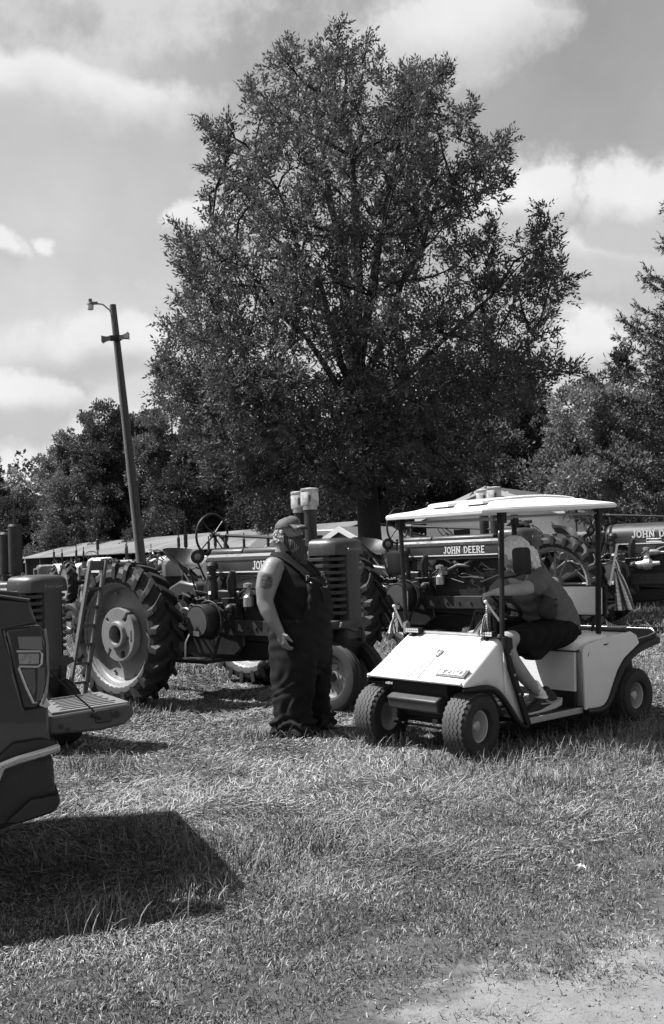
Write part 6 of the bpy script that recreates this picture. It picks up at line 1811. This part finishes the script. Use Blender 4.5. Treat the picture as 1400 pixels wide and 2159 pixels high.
for sg in (-1, 1):
    a = MB()
    path = [chest(sg * .125, 1.335, .03), chest(sg * .135, 1.40, .02), chest(sg * .15, 1.46, .018), Vector((-.06, sg * .165, 1.525)), Vector((-.12, sg * .165, 1.54)), Vector((-.20, sg * .15, 1.51)), Vector((-.27, sg * .11, 1.38)), Vector((-.285, sg * .05, 1.22)), Vector((-.28, sg * .05, 1.0))]
    rings = []
    for i, p in enumerate(path):
        d = (path[min(i + 1, len(path) - 1)] - path[max(0, i - 1)]).normalized(); yv = Vector((0, 1, 0)); yv = (yv - d * yv.dot(d)).normalized(); nv = d.cross(yv)
        rings.append([p + yv * s1 * .022 + nv * s2 * .005 for s1, s2 in ((-1, -1), (1, -1), (1, 1), (-1, 1))])
    a.rings(rings); stp = a.build('strap', denim, ovo, 40, .003)
    p = chest(sg * .125, 1.345, .038)
    a = MB(); a.tube([p + Vector((0, -.022, .02)), p + Vector((0, -.022, -.02)), p + Vector((0, .022, -.02)), p + Vector((0, .022, .02)), p + Vector((0, -.022, .02))], .0035, 6); a.build('buckle', MT['alu'], ovo)
    p = chest(sg * .125, 1.30, .045); a = MB(); a.lathe([(.010, -.003), (.010, .003), (.004, .006)], p, (1, 0, .2), 10); a.build('button', MT['alu'], ovo)
p0 = chest(0, 1.20, .030)
a = MB(); a.prism([(-.062, -.07), (.062, -.07), (.062, .06), (.02, .065), (-.062, .06)], 'x', -.008, .008); bp_ = a.build('bib_pocket', denim, ovo, 0, .003); bp_.location = p0; bp_.rotation_euler = (0, R(-8), 0)
a = MB(); a.tube([chest(-.04, 1.265, .058), chest(-.01, 1.258, .062), chest(.03, 1.27, .06)], .0035, 6); a.build('watch_chain', MT['alu'], ovo)
a = MB()
for z_ in (.87, .91): a.lathe([(.011, 0), (.011, .008), (.004, .011)], (-.02, -.272, z_), (0, -1, 0), 10)
a.build('side_button', MT['steel'], ovo)
# boots
for sg in (-1, 1):
    b = MB(); limb(b, [(-.09, sg * .16, .055), (.0, sg * .16, .06), (.10, sg * .165, .05), (.165, sg * .17, .04)], [(.05, .046), (.062, .05), (.05, .055), (.034, .046)], 16); b.box((.03, sg * .163, .012), (.30, .10, .024))
    link('boot', remesh(b, 'boot', .010, 3), shoe, man)
# head hair, beard, glasses, cap
hr = np.random.default_rng(4)
b = MB()
for i in range(150):
    a0 = hr.uniform(PI * .42, PI * 1.58); z0 = hr.uniform(1.68, 1.775)
    fr_ = 1 if abs(a0 - PI) < PI * .42 else .6
    r_ = .096 + .008 * hr.random()
    p = Vector((-.092 + r_ * math.cos(a0) * 1.05, r_ * .93 * math.sin(a0), z0)); q = p + Vector((math.cos(a0) * .018 * hr.random() - .006, math.sin(a0) * .012, -.016 - .02 * hr.random())); e = q + Vector((math.cos(a0) * .016 * hr.uniform(-.2, 1) - .006, math.sin(a0) * .012, -.010 + .014 * hr.random()))
    b.tube([p, q, e], [.009, .008, .003], 6)
b.ell((-.125, 0, 1.735), (.080, .086, .085), 18, 12)
folds(hm_ := remesh(b, 'hair', .0045, 1), lambda c: .002 * np.sin(c[:, 0] * 300 + 9 * np.sin(c[:, 2] * 70)))
link('hair', hm_, hairm, man)
b = MB()
limb(b, [(-.085, 0, 1.685), (-.02, 0, 1.645), (.018, 0, 1.575), (.034, 0, 1.50), (.046, 0, 1.41)], [(.062, .084), (.078, .086), (.074, .086), (.058, .072), (.026, .036)], 20)
limb(b, [(.022, -.036, 1.685), (.048, 0, 1.698), (.022, .036, 1.685)], [.011, .014, .011], 10, ref=(0, 0, 1))
for sg in (-1, 1): limb(b, [(-.085, sg * .080, 1.725), (-.07, sg * .080, 1.68), (-.04, sg * .068, 1.64)], [.020, .026, .03], 10)
for i in range(320):
    t = hr.random(); an = hr.uniform(-1.6, 1.6); z0 = 1.67 - .22 * t; rr_ = .080 * (1 - .5 * t)
    p = Vector((-.03 + .055 * t + rr_ * math.cos(an), rr_ * 1.05 * math.sin(an), z0)); b.tube([p, p + Vector((.010 * math.cos(an), .008 * math.sin(an), -.04)), p + Vector((.012 + .010 * hr.normal(), .010 * hr.normal(), -.085 - .03 * hr.random()))], [.007, .006, .002], 5)
folds(bme := remesh(b, 'beard', .0048, 1), lambda c: .0016 * np.sin(c[:, 1] * 330 + c[:, 0] * 220 + 3 * np.sin(c[:, 2] * 40)))
link('beard', bme, beardm, man)
a = MB()
for sg in (-1, 1):
    a.ring(.025, .0022, (.036, sg * .035, 1.755), (1, sg * .25, 0), 18, 5)
    a.tube([(.028, sg * .058, 1.762), (-.03, sg * .084, 1.765), (-.105, sg * .090, 1.758)], .0022, 5)
a.tube([(.036, -.012, 1.762), (.036, .012, 1.762)], .0018, 5); a.build('glasses', MT['steel'], man)
# cap
cp = bpy.data.objects.new('cap', None); COL.objects.link(cp); cp.parent = man
NRr = 9; rg = []
for j in range(NRr):
    q = j / (NRr - 1); th = q * PI / 2 * .97
    rr_ = math.cos(th) ** .72
    rg.append([(-.088 + (.122 * rr_) * math.cos(2 * PI * k / 32) + .012 * q, .100 * rr_ * math.sin(2 * PI * k / 32), 1.782 + .010 * math.cos(2 * PI * k / 32) + .092 * math.sin(th)) for k in range(32)])
a = MB(); a.rings(rg); cr_ = a.build('cap_crown', capm, cp, 60)
folds(cr_.data, lambda c: .0022 * np.sin(c[:, 0] * 90 + 4 * np.sin(c[:, 2] * 60)) * (c[:, 0] < -.06))
def brimring(dz, ins=0):
    out = []
    for k in range(15):
        t = -PI / 2 * .86 + PI * .86 * k / 14
        out.append((.005 + (.098 - ins) * math.cos(t) ** .8, (.088 - ins) * math.sin(t), 1.792 - .030 * (abs(math.sin(t)) ** 2) - .012 * math.cos(t) + dz))
    inner = [(-.07 + .10 * math.cos(t), .094 * math.sin(t), 1.796 + dz) for t in np.linspace(1.0, -1.0, 9)]
    return out + inner
a = MB(); a.rings([brimring(0), brimring(.011)]); a.build('brim', capm, cp, 30)
a = MB(); a.ell((0, 0, 0), (.006, .028, .021), 18, 8); em_ = a.build('cap_emblem', MT['iron'], cp); em_.location = (.014, -.012, 1.835); em_.rotation_euler = (0, R(-28), R(-14))
a = MB(); a.ring(.025, .0028, (0, 0, 0), (1, 0, 0), 24, 5); rg_ = a.build('emblem_rim', MT['grey1'], cp); rg_.location = (.017, -.012, 1.835); rg_.rotation_euler = (0, R(-28), R(-14)); rg_.scale = (1, 1.15, .85)
a = MB(); a.tube([(.02, -.07, 1.772), (.065, -.055, 1.785), (.092, -.01, 1.789), (.085, .04, 1.787)], .003, 5); a.build('brim_piping', MT['grey1'], cp)

# ------------------------------------------------------------------ driver, built in the cart's own axes
wm = thing('person', 'blonde driver in grey shirt and black shorts, face hidden behind the cart mirror', 'person', tuple(cM @ Vector((.135, 0, 0))), CART_H)
b = MB()
limb(b, [(-1.50, .22, .86), (-1.42, .22, 1.00), (-1.30, .22, 1.16), (-1.17, .22, 1.28)], [(.19, .21), (.20, .20), (.165, .20), (.11, .18)], 22)
limb(b, [(-1.17, .22, 1.28), (-1.10, .22, 1.37), (-1.05, .22, 1.43)], [(.075, .09), (.06, .06), (.055, .055)], 16)
b.ell((-1.02, .22, 1.475), (.10, .078, .115), 18, 12); b.ell((-.965, .22, 1.43), (.055, .055, .06), 14, 10)
limb(b, [(-.925, .22, 1.475), (-.90, .22, 1.455)], [.013, .016], 10)
for sg, yk in ((1, .40), (-1, .06)):
    limb(b, [(-1.45, .22 + sg * .12, .84), (-1.05, yk, .825), (-.68, yk, .815)], [(.10, .10), (.085, .085), (.070, .070)], 18)
    limb(b, [(-.67, yk, .80), (-.74, yk, .66), (-.91, yk - .01, .50), (-1.09, yk - .01, .345)], [(.068, .068), (.070, .066), (.056, .054), (.040, .038)], 16)
# near (left) arm reaches forward to the wheel; far arm rests on the knee
limb(b, [(-1.16, .40, 1.265), (-1.02, .45, 1.235), (-.86, .45, 1.205)], [(.075, .07), (.066, .062), (.052, .05)], 14)
limb(b, [(-.86, .45, 1.205), (-.78, .37, 1.20), (-.72, .27, 1.185)], [(.05, .05), (.045, .042), (.030, .026)], 14)
limb(b, [(-1.16, .04, 1.24), (-1.08, -.05, 1.10), (-1.02, -.04, .98)], [(.07, .07), (.058, .058), (.048, .048)], 14)
limb(b, [(-1.02, -.04, .98), (-.93, .02, .93), (-.86, .06, .905)], [(.046, .046), (.038, .036), (.028, .024)], 14)
link('body', remesh(b, 'body', .011, 6), skin2, wm)
hand(wm, skin2, (-.725, .275, 1.187), (.55, -.75, -.25), (-.1, 0, -1), -1, (.7, .8, .5), .95)
hand(wm, skin2, (-.865, .058, .915), (1, .15, -.18), (0, 0, -1), 1, (.25, .3, .2), .95)
b = MB()
limb(b, [(-1.50, .22, .86), (-1.43, .22, .98), (-1.33, .22, 1.11), (-1.22, .22, 1.22), (-1.14, .22, 1.30)], [(.225, .235), (.235, .225), (.20, .225), (.155, .215), (.085, .14)], 26)
limb(b, [(-1.18, .36, 1.27), (-1.08, .44, 1.245), (-.98, .455, 1.232)], [(.10, .09), (.092, .085), (.082, .078)], 18)
limb(b, [(-1.18, .08, 1.255), (-1.11, -.03, 1.15), (-1.075, -.05, 1.08)], [(.10, .09), (.09, .085), (.08, .08)], 18)
def wf(c):
    return .007 * np.sin((c[:, 2] * .9 + c[:, 0] * .55) * 62 + 4 * np.sin(c[:, 1] * 9 + c[:, 0] * 6)) * (.35 + .65 * ss(1.2, .9, c[:, 2])) + .006 * np.sin((c[:, 0] - c[:, 2]) * 50 + 3 * np.sin(c[:, 1] * 12)) * ss(1.05, 1.25, c[:, 2])
link('shirt', folds(remesh(b, 'shirt', .011, 5), wf), mat('heather_grey_shirt', .125, .85, 0, .12, 60, .1, 300, spec=.2), wm)
b = MB()
limb(b, [(-1.56, .22, .80), (-1.42, .22, .83), (-1.30, .22, .82)], [(.13, .235), (.16, .24), (.13, .21)], 22)
for sg, yk in ((1, .39), (-1, .06)):
    limb(b, [(-1.48, .22 + sg * .11, .825), (-1.15, .22 + sg * .15, .815), (-.83, yk, .81)], [(.135, .15), (.13, .135), (.112, .112)], 20)
b.prism([(-1.15, .84), (-.78, .84), (-.90, .68), (-1.03, .63), (-1.20, .74)], 'y', .30, .47)
link('shorts', folds(remesh(b, 'shorts', .012, 5), lambda c: .005 * np.sin(c[:, 0] * 45 + c[:, 2] * 30 + 3 * np.sin(c[:, 1] * 14))), tank, wm)
# hair: full bob swept back
b = MB()
b.ell((-1.055, .22, 1.495), (.140, .132, .135), 20, 14)
limb(b, [(-1.09, .22, 1.50), (-1.14, .22, 1.43), (-1.165, .22, 1.36)], [(.10, .125), (.085, .125), (.05, .105)], 20)
for i in range(240):
    a0 = hr.uniform(0, 2 * PI); y_ = .118 * math.sin(a0); x_ = .12 * math.cos(a0)
    p = Vector((-1.05 + x_ * .75, .22 + y_ * .9, 1.52 + .05 * hr.random()))
    q = p + Vector((-.05 - .03 * hr.random(), y_ * .35, -.06)); e = p + Vector((-.09 - .05 * hr.random(), y_ * .4, -.17 - .04 * hr.random()))
    b.tube([p, q, e], [.009, .008, .003], 5)
folds(wh := remesh(b, 'hair', .0048, 1), lambda c: .005 * np.sin(c[:, 1] * 170 + 5 * np.sin(c[:, 0] * 30) + c[:, 2] * 50))
link('hair', wh, mat('blonde_hair', .74, .5, 0, .3, 30, .6, 110), wm)
# socks and running shoes
for yk, rz_ in ((.39, 0), (.05, 4)):
    b = MB(); limb(b, [(-1.02, yk - .008, .425), (-1.09, yk - .005, .345), (-1.13, yk, .285)], [(.053, .052), (.051, .049), (.054, .047)], 16)
    link('sock', folds(remesh(b, 'sock', .008, 3), lambda c: .002 * np.sin(c[:, 2] * 140)), MT['paper'], wm)
    sh = bpy.data.objects.new('running_shoe', None); COL.objects.link(sh); sh.parent = wm; sh.scale = (1.12, 1.1, 1.1); sh.location = (-1.215, yk, .228); sh.rotation_euler = (0, R(6), R(rz_))
    b = MB(); limb(b, [(-.02, 0, .065), (.08, 0, .070), (.19, 0, .048), (.285, 0, .032)], [(.062, .040), (.062, .045), (.042, .048), (.026, .038)], 18); limb(b, [(.02, 0, .10), (.05, 0, .135)], [(.048, .038), (.045, .037)], 14)
    link('upper', remesh(b, 'upper', .008, 3), mat('black_mesh_cloth', .014, .7) if 'bmc' not in ME else ME['bmc'], sh)
    a = MB(); a.prism([(-.085, .035), (-.075, .005), (0, -.004), (.16, .0), (.30, .012), (.325, .032), (.28, .036), (.15, .030), (.05, .042), (-.05, .055), (-.095, .062)], 'y', -.046, .046); a.build('sole', mat('pale_foam', .48, .6), sh, 30, .012)
    a = MB(); a.tube([(-.06, .047, .06), (.06, .052, .055), (.17, .052, .075)], .006, 5); a.tube([(.03, .050, .05), (.11, .052, .085)], .006, 5); a.tube([(-.06, -.047, .06), (.06, -.052, .055), (.17, -.05, .07)], .006, 5); a.build('side_stripe', MT['alu'], sh)
# belt bag in her lap
bgp = thing('belt_bag', 'dark round-bottomed belt bag hanging under the driver\'s arm', 'bag', (CART_O[0], CART_O[1], 0), CART_H)
b = MB(); limb(b, [(-1.05, .435, 1.09), (-1.02, .44, 1.02), (-1.01, .44, .985)], [(.105, .045), (.125, .05), (.105, .045)], 20); link('pouch', remesh(b, 'pouch', .010, 4), mat('dark_nylon', .008, .7, 0, .3, 20, .2, 120), bgp)
a = MB(); a.tube([(-1.14, .47, 1.06), (-1.06, .505, 1.045), (-.94, .475, 1.05)], .005, 5); a.build('zip', MT['cast'], bgp)
a = MB(); a.tube([(-1.13, .44, 1.10), (-1.24, .40, 1.12), (-1.36, .36, 1.10)], .014, 6, flat=.4); a.build('bag_strap', MT['black'], bgp)
